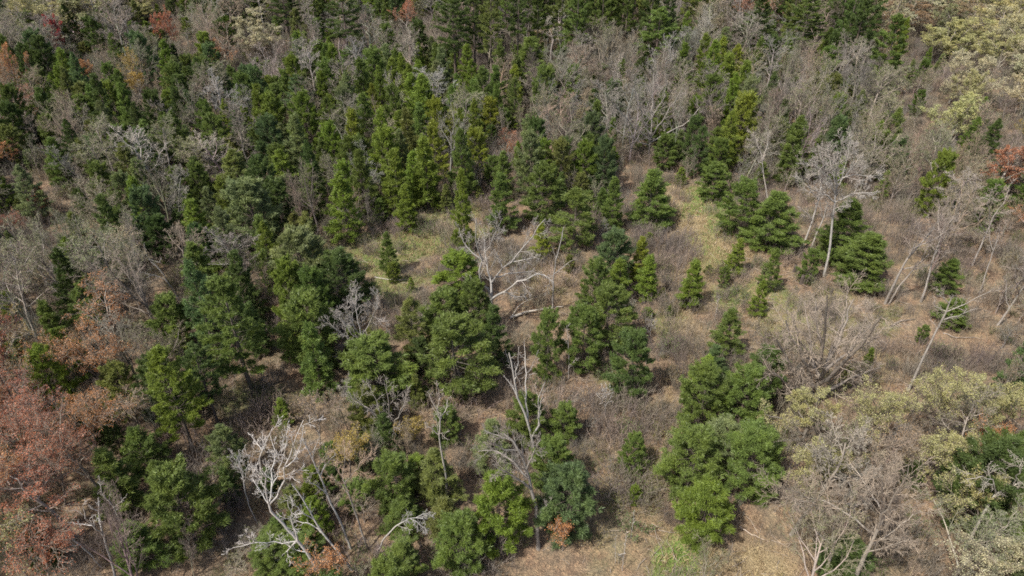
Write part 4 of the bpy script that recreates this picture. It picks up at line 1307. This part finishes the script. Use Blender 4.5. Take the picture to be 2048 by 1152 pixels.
# choose species / colour for each
for t in fill:
    k = t['k']; r = rng.random()
    if k == 'P':
        t['proto'] = ('D', rng.randrange(6)) if r < 0.5 else ('Y', rng.randrange(6))
        t['tn'] = rng.choices(['dark', 'mid', 'bright', 'blue', 'olive', 'pale'], [2, 4, 2, 1.2, 1, 1])[0]
    elif k == 'Y':
        t['proto'] = (rng.choice('DYY'), rng.randrange(6)); t['tn'] = rng.choices(['bright', 'mid', 'yellow', 'olive', 'pale'], [4, 3, .6, .8, .8])[0]
    elif k == 'T':
        t['proto'] = ('T', rng.randrange(3)); t['tn'] = rng.choices(['dark', 'mid', 'olive'], [3, 3, 1])[0]
    elif k == 'B':
        t['proto'] = rng.choice([('V', rng.randrange(3)), ('F', rng.randrange(3)), ('V', rng.randrange(3)), ('S', rng.randrange(2))])
        t['tn'] = rng.choices(['grey', 'brown', 'tan', 'pale', 'dark'], [4, 3, 2, 1.0, 1])[0]
        if t['y'] < 100 and t['x'] > 20: t['tn'] = rng.choice(['tan', 'brown', 'tan', 'grey'])
    else:
        t['proto'] = rng.choice([('V', rng.randrange(3)), ('F', rng.randrange(3)), ('V', rng.randrange(3))])
        t['tn'] = {'G': ['palegreen'], 'R': ['red', 'red', 'orange'], 'O': ['orange', 'gold', 'tanleaf', 'orange'],
                   'W': ['yellow', 'cream', 'tanleaf', 'yellow', 'palegreen', 'cream']}[k]
        t['tn'] = rng.choice(t['tn'])
        t['dense'] = ('thick' if rng.random() < (0.85 if t['v'] < 360 else 0.6) else 'medium') if k == 'W' else (rng.choice(['medium', 'thin', 'thin']) if k in 'RO' else 'thin')
# understorey: small pines and leafless saplings in the gaps of the wood
under = []
for _ in range(26000):
    y = 22 + 235 * rng.random() ** 0.8
    hw = 0.75 * (cp * y + sp * CAM_H) + 6
    x = rng.uniform(-hw, hw)
    z = hgt(x, y)
    u, v, zc = project((x, y, z + 1.5))
    if not (-60 < u < 2110 and -60 < v < 1200): continue
    k = GRID[min(17, max(0, int((v - rng.uniform(0, 40)) // 64)))][min(31, max(0, int((u + rng.gauss(0, 10)) // 64)))]
    birch_bed = 440 < u < 745 and 880 < v < 1170
    opn_ = float(zone(x, y, 'open')) > 0.3 and not birch_bed
    if (k == '.' and not birch_bed) or opn_ or float(zone(x, y, 'straw')) > 0.3:
        if rng.random() > 0.05: continue
        opn_ = True
    pine = rng.random() < {'P': .5, 'Y': .5, 'T': .5, 'W': .12}.get(k, .36)
    if u > 1400 and v > 560: pine = pine and rng.random() < 0.6
    r = rng.uniform(0.8, 1.2) * (1 + max(0, y - 100) / 200)
    if not near_ok(x, y, r * 0.7): continue
    if not birch_bed and not opn_ and any(a0 < u < a1 and b0 < v < b1 for (a0, b0, a1, b1) in CLEAR + STRICT): continue
    mark(x, y, r * 0.7)
    w_ = r * 2 * rng.uniform(1.1, 1.5) * (0.55 if opn_ else 1)
    t = dict(x=x, y=y, z=z, k='P' if pine else ('G' if rng.random() < 0.48 else 'B'), r=r, w=w_ if pine else w_ * 1.15, h=w_ * rng.uniform(1.1, 2.0) if pine else rng.uniform(4, 7.5) * (0.5 if opn_ or birch_bed else 1), u=u, v=v, hpx=20, wpx=20, cell=k, seen=True)
    if pine:
        t['proto'] = ('D', rng.randrange(4)) if rng.random() < .6 else ('Y', rng.randrange(4)); t['tn'] = rng.choice(['mid', 'dark', 'bright', 'olive', 'pale'])
    elif t['k'] == 'B':
        t['proto'] = ('S', rng.randrange(2)) if rng.random() < .5 else ('V', rng.randrange(3)); t['tn'] = rng.choice(['grey', 'brown', 'tan', 'brown'])
    else:
        t['proto'] = ('V', rng.randrange(3)); t['tn'] = rng.choice(['palegreen', 'palegreen', 'tanleaf', 'green']); t['dense'] = 'thin'
    under.append(t)
print('under', len(under))
# a few landmark crowns of the far wood
for (u_, v_, wp, hp, tn, dn, lab_) in [
    (165, 72, 46, 95, 'crimson', 'thick', 'crimson budding maple far off near the top left corner'),
    (362, 62, 46, 95, 'red', 'thick', 'salmon-red budding maple far off beside the dark pines'),
    (528, 72, 92, 95, 'cream', 'thick', 'cream budding crown in front of the far tall dark pines'),
    (468, 112, 55, 80, 'orange', 'thin', 'rusty twiggy tree under the cream budding crown'),
    (212, 145, 40, 60, 'orange', 'thick', 'small bright orange budding tree in the far left pines'),
    (306, 165, 38, 60, 'gold', 'thick', 'small golden budding tree right of the bright orange one'),
    (62, 300, 54, 80, 'orange', 'thin', 'rusty orange tree near the left edge'),
    (122, 400, 36, 80, 'red', 'thick', 'vivid red budding maple in the left wood'),
    (60, 445, 60, 60, 'red', 'thin', 'low red budding thicket tree below the vivid red maple'),
    (1864, 240, 112, 120, 'yellow', 'thick', 'bright pale-yellow budding crown, the brightest on the upper right'),
    (1872, 145, 108, 110, 'cream', 'thick', 'whitish budding crown above the bright pale-yellow one'),
    (1912, 180, 70, 90, 'yellow', 'thick', 'yellow budding crown between the whitish and the pale-yellow one'),
    (2020, 190, 90, 100, 'cream', 'thick', 'greyish cream crown at the right frame edge'),
    (2030, 250, 70, 80, 'gold', 'thick', 'golden-orange crown at the right frame edge'),
    (1850, 75, 110, 90, 'yellow', 'thick', 'yellowish budding crown below the dark round far pine'),
    (1960, 105, 110, 90, 'yellow', 'thick', 'broad yellowish far crown near the right edge'),
    (820, 32, 60, 70, 'red', 'thin', 'faint red far crown between two tall pines'),
    (1010, 272, 46, 50, 'red', 'thin', 'small reddish tree beside the bare grey thicket'),
    (1018, 300, 24, 40, 'orange', 'thick', 'tiny orange tree below the small reddish one'),
    (680, 5, 60, 60, 'yellow', 'thin', 'yellow-green far crown at the top edge'),
    (330, 18, 90, 60, 'yellow', 'thick', 'yellow-green budding crowns far off at the top'),
    (2020, 430, 80, 100, 'orange', 'thin', 'reddish-tan tree at the right frame edge, mid height'),
]:
    g = ground_at(1024 + (u_ - 1024) * 1.03, v_ + hp * 0.55)
    zc = (g - CAMP) @ FWD
    h = hp * 0.95 * zc / F_PX
    w_ = wp * zc / F_PX
    fill = [t for t in fill if not (abs(t['u'] - u_) < wp * 0.42 and -hp * 0.35 < t['v'] - v_ < hp * 0.65)]
    vb_ = v_ + hp * 0.55
    fill = [t for t in fill if t['k'] == 'L' or not (abs(t['u'] - u_) < (wp + t['wpx']) * 0.42 and t['v'] + t['hpx'] * 0.45 > vb_ - 4 and t['v'] - t['hpx'] * 0.55 < v_ + hp * 0.18)]
    fill.append(dict(x=g[0], y=g[1], z=g[2], k='L', r=w_ / 2, w=w_ * 1.12, h=h, u=u_, v=v_, hpx=hp, wpx=wp, cell='L', seen=True,
                     proto=('V', rng.randrange(3)), tn=tn, dense='bloom' if dn == 'thick' else 'medium', label=lab_))

KIND = {'P': 'pine_tree', 'Y': 'pine_tree', 'T': 'pine_tree', 'B': 'bare_tree', 'G': 'budding_tree', 'R': 'budding_tree', 'O': 'budding_tree', 'W': 'budding_tree', 'L': 'budding_tree'}
by = {}
for t in fill:
    by.setdefault(KIND[t['k']], []).append(t)
LIM = {'pine_tree': 298 - n_hand_pine, 'bare_tree': 262, 'budding_tree': 270}
singles, mass = [], {}
und = {}
for t in under:
    und.setdefault(KIND[t['k']], []).append(t)
for kn, L in by.items():
    L.sort(key=lambda t: -((t['hpx'] * t['wpx'] if t['seen'] else 0) + (1e9 if t['k'] == 'L' else 0)))
    singles += [(kn, t) for t in L[:LIM[kn]] if t['seen']]
    mass[kn] = L[LIM[kn]:] + [t for t in L[:LIM[kn]] if not t['seen']] + und.get(kn, [])

# ---- labels: every single tree is named by its look and the landmark it stands by
ZONES = [
 ["by the far crimson maple", "by the far salmon-red maple", "under the far cream crown", "by the tall long-trunked pine",
  "in the far tall pine stand", "right of the far tall pine stand", "beside the broad full far pine", "by the dark round far pine"],
 ["below the far crimson maple", "by the far small golden tree", "by the pale tiered pine", "behind the sunny bright pines",
  "before the far pine stand", "by the wide fan-crowned grey tree", "below the solitary layered pine", "around the whitish budding crowns"],
 ["by the rusty orange edge tree", "above the vivid red maple", "beside the narrow brown gap", "among the sunny bright pines",
  "above the pale dead oak", "below the wide fan-crowned grey tree", "behind the pale spreading tree", "below the bright yellow crown"],
 ["by the vivid red maple", "above the broken white-topped snag", "beside the tall full pine", "at the upper rim of the green glade",
  "just behind the pale dead oak", "beside the straw slope", "around the pale spreading tree", "above the slanting grey poles"],
 ["by the dark round-crowned tree", "near the broken white-topped snag", "by the large pale green pine", "by the lone columnar pine",
  "beside the pale dead oak", "in the central clearing", "by the leaning double trunk", "among the slanting grey poles"],
 ["above the orange-yellow tree", "by the big open-trunked pine", "by the grey twiggy dead tree", "left of the largest bushy pine",
  "beside the fallen pale log", "by the upper pine clump", "by the big vase-shaped tree", "by the long slanting pole"],
 ["among the big red maples", "above the shaded gully", "above the large white birch", "near the slim zigzag trunk",
  "by the forked pale snag", "beside the big pine clump", "by the stout leaning yellow tree", "among the yellow budding trees"],
 ["by the white twisted snag", "by the bushy corner pine", "by the large white dead birch", "under the bent birch",
  "by the leaning grey tree", "by the bottom straw grass", "by the pale-stemmed big tree", "by the crooked whitish branches"],
]
ORD = ['first', 'second', 'third', 'fourth', 'fifth', 'sixth', 'seventh', 'eighth', 'ninth', 'tenth', 'eleventh', 'twelfth', 'thirteenth', 'fourteenth', 'fifteenth']
keyed = {}
for kn, t in singles:
    if 'label' in t:
        continue
    zc_ = min(7, max(0, int(t['u'] // 256))); zr_ = min(7, max(0, int(t['v'] // 144)))
    if kn == 'pine_tree':
        size = 'tall' if t['k'] == 'T' or t['h'] > 11.5 else ('small' if t['h'] < 8 else ('narrow' if t['w'] < 3.6 else 'full'))
        look = f"{size} {PINE_WORD[t['tn']]} pine"
    elif kn == 'bare_tree':
        size = {'V': 'spreading', 'F': 'upright', 'S': 'slender'}[t['proto'][0]]
        look = f"{size} {BARE_WORD[t['tn']]} leafless tree"
    else:
        size = {'V': 'spreading', 'F': 'upright'}[t['proto'][0]]
        look = f"{size} {'sparse' if t['dense'] == 'thin' else 'full'} {LEAF_WORD[t['tn']]} tree"
    keyed.setdefault((look, ZONES[zr_][zc_]), []).append(t)
for (look, zn), L in keyed.items():
    if len(L) == 1:
        L[0]['label'] = f"{look} {zn}"
    else:
        L.sort(key=lambda t: t['v'])
        nrow = max(1, math.ceil(len(L) / 7))
        rows = [L[i_ * len(L) // nrow:(i_ + 1) * len(L) // nrow] for i_ in range(nrow)]
        rn = {1: [''], 2: [' back row', ' front row'], 3: [' back row', ' middle row', ' front row']}.get(nrow) or [' ' + ORD[i_] + ' row back' for i_ in range(nrow)][::-1]
        for row, rname in zip(rows, rn):
            row.sort(key=lambda t: t['u'])
            for i_, t in enumerate(row):
                w0 = 'leftmost' if i_ == 0 else ('rightmost' if i_ == len(row) - 1 else ORD[i_] + ' from left,')
                if len(row) == 1: w0 = 'lone'
                t['label'] = f"{w0} {look}{rname} {zn}"
                if len(re.findall(r"[A-Za-z0-9]+", t['label'])) > 16:
                    t['label'] = t['label'].replace(look, look.split(' ', 1)[1])
                if len(re.findall(r"[A-Za-z0-9]+", t['label'])) > 16:
                    t['label'] = t['label'].replace(' sparse', '').replace(' full', '')

GROUPS = {'pine_tree': 'conifers of the spring wood', 'bare_tree': 'leafless trees of the spring wood', 'budding_tree': 'budding trees of the spring wood'}
CATS = {'pine_tree': 'pine tree', 'bare_tree': 'bare tree', 'budding_tree': 'budding tree'}


def look_of(kn, t):
    if kn == 'pine_tree':
        return dict(tint=jit(PINE[t['tn']], rng, 0.14), bark=jit(PINEBARK, rng), twig=(0.2, 0.17, 0.14))
    if kn == 'bare_tree':
        c_ = jit(BARE[t['tn']], rng, 0.14)
        return dict(tint=(0.1, 0.1, 0.1), bark=[min(0.6, q_ * rng.uniform(0.95, 1.2)) for q_ in c_], twig=c_)
    tw = jit((0.27, 0.235, 0.195), rng, 0.15)
    return dict(tint=jit(LEAF[t['tn']], rng, 0.12), bark=jit((0.33, 0.29, 0.25), rng), twig=tw)


for kn, t in singles:
    lk = look_of(kn, t)
    near = t['hpx'] > 105 and kn != 'pine_tree'
    lean = (rng.gauss(0, 0.035), rng.gauss(0, 0.035)) if kn != 'pine_tree' else (rng.gauss(0, .015), rng.gauss(0, .015))
    ls = t.get('dense') if kn == 'budding_tree' else None
    put(t['proto'][0], t['proto'][1], kn, (t['x'], t['y'], t['z'] - 0.05), t['h'], t['w'], rng.uniform(0, 6.28), t['label'], CATS[kn], GROUPS[kn],
        leafset=ls, near=near, lean=lean, **lk)

# ------------------------------------------------------------------ far woods and undergrowth: instances of the trees above
def instancer(name, label, entries, variants):
    """entries: (x,y,z, sxy, sz, rz, variant index, tint, bark, twig); variants: list of lists of source objects"""
    n = len(entries)
    me = bpy.data.meshes.new(name)
    me.vertices.add(n)
    me.vertices.foreach_set("co", np.array([e_[:3] for e_ in entries], np.float32).ravel())
    def fa(nm, typ, data, field):
        a_ = me.attributes.new(nm, typ, 'POINT'); a_.data.foreach_set(field, np.asarray(data).ravel())
    fa("vscale", 'FLOAT_VECTOR', np.array([(e_[3], e_[3], e_[4]) for e_ in entries], np.float32), "vector")
    fa("vrot", 'FLOAT_VECTOR', np.array([(0, 0, e_[5]) for e_ in entries], np.float32), "vector")
    fa("pick", 'INT', np.array([e_[6] for e_ in entries], np.int32), "value")
    for q_, nm in ((7, "tint"), (8, "bark"), (9, "twig")):
        fa(nm, 'FLOAT_VECTOR', np.array([e_[q_] for e_ in entries], np.float32), "vector")
    o = bpy.data.objects.new(name, me); COL.objects.link(o)
    o['kind'] = 'stuff'; o['label'] = label
    ng = bpy.data.node_groups.new(name + "_nodes", 'GeometryNodeTree')
    ng.interface.new_socket("Geometry", in_out='INPUT', socket_type='NodeSocketGeometry')
    ng.interface.new_socket("Geometry", in_out='OUTPUT', socket_type='NodeSocketGeometry')
    gi = ng.nodes.new("NodeGroupInput"); go = ng.nodes.new("NodeGroupOutput")
    join = ng.nodes.new("GeometryNodeJoinGeometry")
    insts = []
    for objs in variants:
        j2 = ng.nodes.new("GeometryNodeJoinGeometry")
        for ob in objs[::-1]:
            oi = ng.nodes.new("GeometryNodeObjectInfo"); oi.transform_space = 'ORIGINAL'
            oi.inputs["Object"].default_value = ob
            ng.links.new(oi.outputs["Geometry"], j2.inputs[0])
        gti = ng.nodes.new("GeometryNodeGeometryToInstance")
        ng.links.new(j2.outputs[0], gti.inputs[0])
        insts.append(gti)
    for gti in insts[::-1]:
        ng.links.new(gti.outputs[0], join.inputs[0])
    iop = ng.nodes.new("GeometryNodeInstanceOnPoints")
    m2p = ng.nodes.new("GeometryNodeMeshToPoints")
    ng.links.new(gi.outputs[0], m2p.inputs[0])
    ng.links.new(m2p.outputs[0], iop.inputs["Points"])
    ng.links.new(join.outputs[0], iop.inputs["Instance"])
    iop.inputs["Pick Instance"].default_value = True
    def named(nm, typ):
        a_ = ng.nodes.new("GeometryNodeInputNamedAttribute"); a_.data_type = typ; a_.inputs[0].default_value = nm
        return a_.outputs[0]
    ng.links.new(named("pick", 'INT'), iop.inputs["Instance Index"])
    ng.links.new(named("vscale", 'FLOAT_VECTOR'), iop.inputs["Scale"])
    ng.links.new(named("vrot", 'FLOAT_VECTOR'), iop.inputs["Rotation"])
    ng.links.new(iop.outputs[0], go.inputs[0])
    md = o.modifiers.new("scatter", 'NODES'); md.node_group = ng
    return o


def src_objs(kind, idx, leafset=None):
    """scene objects that already carry this prototype's meshes"""
    pr = protos[kind][idx]
    want = [m_ for _, m_ in pr['parts']] if 'leaf' not in pr else [pr['limbs_joined']] + [m_ for n_, m_ in pr['parts'] if n_ == 'crown']
    if leafset:
        want.append(pr['leaf'][leafset])
    out_ = []
    for m_ in want:
        ob = next((o_ for o_ in proto_objs.values() if o_.data == m_), None)
        if ob is None:
            return None
        out_.append(ob)
    return out_


for kn, nm, lab_ in (('pine_tree', 'far_pine_woods', 'farther conifers too many to tell apart'), ('bare_tree', 'far_bare_woods', 'farther leafless grey and brown trees'),
                     ('budding_tree', 'far_budding_woods', 'farther budding trees in cream, rust and pale green')):
    variants, vid, ent = [], {}, []
    for t in mass[kn]:
        ls = t.get('dense') if kn == 'budding_tree' else None
        key = (t['proto'], ls)
        if key not in vid:
            s_ = src_objs(t['proto'][0], t['proto'][1], ls)
            if s_ is None:
                continue
            vid[key] = len(variants); variants.append(s_)
        pr = protos[t['proto'][0]][t['proto'][1]]
        lk = look_of(kn, t)
        ent.append((t['x'], t['y'], t['z'] - 0.05, t['w'] / pr['W'], t['h'] / pr['H'], rng.uniform(0, 6.28), vid[key], lk['tint'], lk['bark'], lk['twig']))
    print(nm, len(ent), 'variants', len(variants))
    if ent:
        instancer(nm, lab_, ent, variants)

# shrubs one can count in the open ground
SHRUBS = [
 (1330, 520, 'B', 'grey-purple leafless thicket bush behind the yellow-green pine'), (1360, 490, 'B', 'purplish bush at the lower edge of the straw slope'),
 (1350, 700, 'B', 'dark purplish thicket left of the upper pine clump'), (1250, 1000, 'B', 'grey thicket bush below the lone small oval pine'),
 (1265, 1060, 'G', 'green-tinged shrub among the bottom brush'), (1315, 960, 'G', 'low greenish shrub between the oval pine and the big clump'),
 (800, 500, 'G', 'soft green shrub right of the lone columnar pine'), (850, 470, 'G', 'yellow-green shrub in the middle of the glade'),
 (930, 420, 'B', 'brown bush beside the very narrow tall pine'), (500, 790, 'G', 'green shrub at the rim of the dark shadow'),
 (1215, 750, 'G', 'low green shrub between the two dark central pines'), (1560, 690, 'G', 'greyish green shrub left of the vase-shaped tree'),
 (1880, 720, 'B', 'purple-grey brush below the slanting pole'), (1960, 720, 'B', 'purple-grey brush near the right frame edge'),
]
shr_src = {}
for i_, (u_, v_, kd, lab_) in enumerate(SHRUBS):
    g = ground_at(u_, v_)
    idx = i_ % len(protos[kd])
    tw = (0.19, 0.155, 0.14) if kd == 'B' else (0.25, 0.21, 0.16)
    tn = [(0.13, 0.17, 0.05), (0.10, 0.15, 0.045), (0.18, 0.20, 0.06)][i_ % 3]
    put(kd, idx, 'shrub', g, rng.uniform(1.8, 2.6) if kd == 'B' else rng.uniform(1.2, 1.8), rng.uniform(2.2, 3.2), rng.uniform(0, 6.28), lab_, 'shrub', 'shrubs in the clearing',
        tint=tn, bark=tw, twig=tw)

BRUSH = [(1335, 500, 70, 70, 1.0), (1350, 700, 60, 70, 1.0), (1340, 620, 60, 60, .5), (1260, 850, 130, 110, .75), (1290, 1010, 110, 120, 1.0), (1900, 710, 160, 80, 1.0), (1230, 1090, 120, 70, .8),
         (620, 360, 50, 130, .9), (1170, 575, 60, 40, .5), (820, 620, 70, 80, .6), (490, 860, 80, 130, .9), (450, 1040, 80, 130, .9), (640, 490, 60, 60, .8), (700, 420, 60, 50, .6),
         (860, 430, 80, 60, .6), (970, 300, 40, 60, .6), (1830, 620, 80, 60, .6), (1560, 700, 60, 60, .6), (840, 1110, 120, 60, .7), (1420, 700, 40, 200, .5), (1050, 520, 60, 40, .5),
         (1420, 560, 120, 60, .35), (1700, 640, 100, 60, .5), (960, 760, 50, 60, .35), (1500, 300, 50, 130, .6), (880, 560, 60, 50, .5), (770, 500, 90, 60, .3)]
BZ = []
for (u_, v_, ru, rv, st) in BRUSH:
    c_ = ground_at(u_, v_)
    BZ.append((c_[0], c_[1], abs(ground_at(u_ + ru, v_)[0] - c_[0]), abs(ground_at(u_, v_ - rv)[1] - ground_at(u_, v_ + rv)[1]) / 2, st))
nr = np.random.default_rng(77)
M_ = 90000
yy = 25 + 225 * nr.random(M_) ** 0.75
xx = (nr.random(M_) * 2 - 1) * (0.75 * (cp * yy + sp * CAM_H) + 4)
dens = np.full(M_, 0.30)
for (cx_, cy_, rx, ry, st) in BZ:
    d_ = np.sqrt(((xx - cx_) / rx) ** 2 + ((yy - cy_) / ry) ** 2)
    dens = np.maximum(dens, st * np.clip(1.3 - d_, 0, 1))
opn = zone(xx, yy, 'open')
dens = np.where((opn > 0.3) & (dens <= 0.3), 0.2, dens)
dens *= 1 - 0.85 * np.maximum(zone(xx, yy, 'straw'), zone(xx, yy, 'green'))
patch = np.sin(xx * 0.9 + 2 * np.sin(yy * 0.35)) * np.sin(yy * 0.75 + 1.5 * np.sin(xx * 0.4))
dens *= np.clip(0.75 + 0.6 * patch, 0.15, 1.4)
area_w = (0.75 * (cp * yy + sp * CAM_H) + 4) / 100
for (a0_, b0_, a1_, b1_) in LOGS:
    for f_ in np.linspace(0, 1, 7):
        lx, ly = a0_ + (a1_ - a0_) * f_, b0_ + (b1_ - b0_) * f_
        dens = np.where(((xx - lx) ** 2 < 2.2 ** 2) & (yy - ly < 0.8) & (yy - ly > -4.5), 0.0, dens)
keep = nr.random(M_) < dens * np.clip(area_w, 0.3, 1.5) * 0.62
xx, yy = xx[keep], yy[keep]
zz_ = height(xx, yy)
variants = [src_objs('B', k_) for k_ in range(3)] + [src_objs('G', k_) for k_ in range(2)]
ent = []
for x_, y_, z_ in zip(xx, yy, zz_):
    isg = rng.random() < 0.36
    v_ = 3 + rng.randrange(2) if isg else rng.randrange(3)
    tw = jit(rng.choice([(0.19, 0.165, 0.145), (0.25, 0.215, 0.175), (0.22, 0.187, 0.162), (0.31, 0.26, 0.20)]), rng, 0.15)
    s_ = rng.choice([rng.uniform(0.4, 0.8), rng.uniform(0.7, 1.5)])
    ent.append((x_, y_, z_, s_ * rng.uniform(0.9, 1.5), s_ * rng.uniform(0.7, 1.2), rng.uniform(0, 6.28), v_, jit(rng.choice([(0.12, 0.16, 0.045), (0.17, 0.18, 0.06), (0.2, 0.16, 0.08)]), rng), tw, tw))
print('brush', len(ent))
instancer('undergrowth', 'grey-brown leafless brush covering the open ground', ent, variants)

# grass and herbs
def tufts(name, label, ty, count, tint, hmin, hmax, seed, w=0.035, nb=5, base=0.0, spread=0.16):
    q = np.random.default_rng(seed)
    y_ = 26 + 215 * q.random(count * 6) ** 1.0
    x_ = (q.random(count * 6) * 2 - 1) * (0.75 * (cp * y_ + sp * CAM_H) + 2)
    wt = np.maximum(zone(x_, y_, ty), base) * (x_ * 0 + (0.75 * (cp * y_ + sp * CAM_H)) / 190)
    kp = q.random(len(x_)) < wt * 2.2
    x_, y_ = x_[kp][:count], y_[kp][:count]
    z_ = height(x_, y_)
    C = np.repeat(np.stack([x_, y_, z_], 1), nb, 0) + np.concatenate([q.normal(0, spread, (len(x_) * nb, 2)), np.full((len(x_) * nb, 1), -0.03)], 1)
    D = np.tile([0, 0, 1.0], (len(C), 1)) + q.normal(0, 0.55, (len(C), 3)) * np.array([1, 1, 0.3])
    sc = np.clip(C[:, 1] / 90, 0.8, 2.0)
    v, f, vy = blades(C, D, q.uniform(hmin, hmax, len(C)), q.uniform(0.6, 1.3, len(C)) * w * sc, q, np.repeat(q.random(len(x_)), nb) * 0.6 + q.random(len(C)) * 0.4)
    o = bpy.data.objects.new(name, Geo().add(v, f, vy).mesh(name, M_GRASS)); COL.objects.link(o)
    o['kind'] = 'stuff'; o['label'] = label; o['tint'] = tint
    print(name, len(x_))


tufts('dry_grass', 'straw-coloured dry grass tufts', 'straw', 50000, [0.42, 0.335, 0.19], 0.25, 0.8, 5, 0.07)
tufts('green_grass', 'fresh green grass and herbs', 'green', 26000, [0.15, 0.27, 0.045], 0.12, 0.5, 6, 0.07)
tufts('dead_stalks', 'brown dead stalks and bracken over the leaf litter', 'open', 45000, [0.27, 0.185, 0.115], 0.12, 0.6, 8, 0.05, 5, 0.10, 0.3)
# fallen sticks over the open floor
q_ = np.random.default_rng(12)
ys = 28 + 150 * q_.random(16000) ** 0.9
xs = (q_.random(16000) * 2 - 1) * (0.75 * (cp * ys + sp * CAM_H) + 2)
kp = q_.random(16000) < 0.12 + 0.6 * zone(xs, ys, 'open')
xs, ys = xs[kp], ys[kp]
aa = q_.uniform(0, 6.28, len(xs)); ll = q_.uniform(0.4, 2.4, len(xs)); rr_ = q_.uniform(0.012, 0.035, len(xs))
PS = np.empty((len(xs), 3, 3))
for i_, k_ in enumerate((-0.5, 0.05, 0.5)):
    px_ = xs + np.cos(aa + 0.15 * i_) * ll * k_; py_ = ys + np.sin(aa + 0.15 * i_) * ll * k_
    PS[:, i_] = np.stack([px_, py_, height(px_, py_) + 0.07 + q_.uniform(0, 0.12, len(xs))], 1)
v_, f_ = tubes(PS, rr_[:, None] * np.array([[1, 0.8, 0.4]]), 4)
o = bpy.data.objects.new('fallen_sticks', Geo().add(v_, f_).mesh('fallen_sticks', M_BARK)); COL.objects.link(o)
o['kind'] = 'stuff'; o['label'] = 'dead sticks scattered over the leaf litter'; o['bark'] = [0.36, 0.31, 0.26]
print('objects', len(bpy.data.objects), 'singles', len(singles), 'tris', sum(len(m_.polygons) for m_ in bpy.data.meshes))
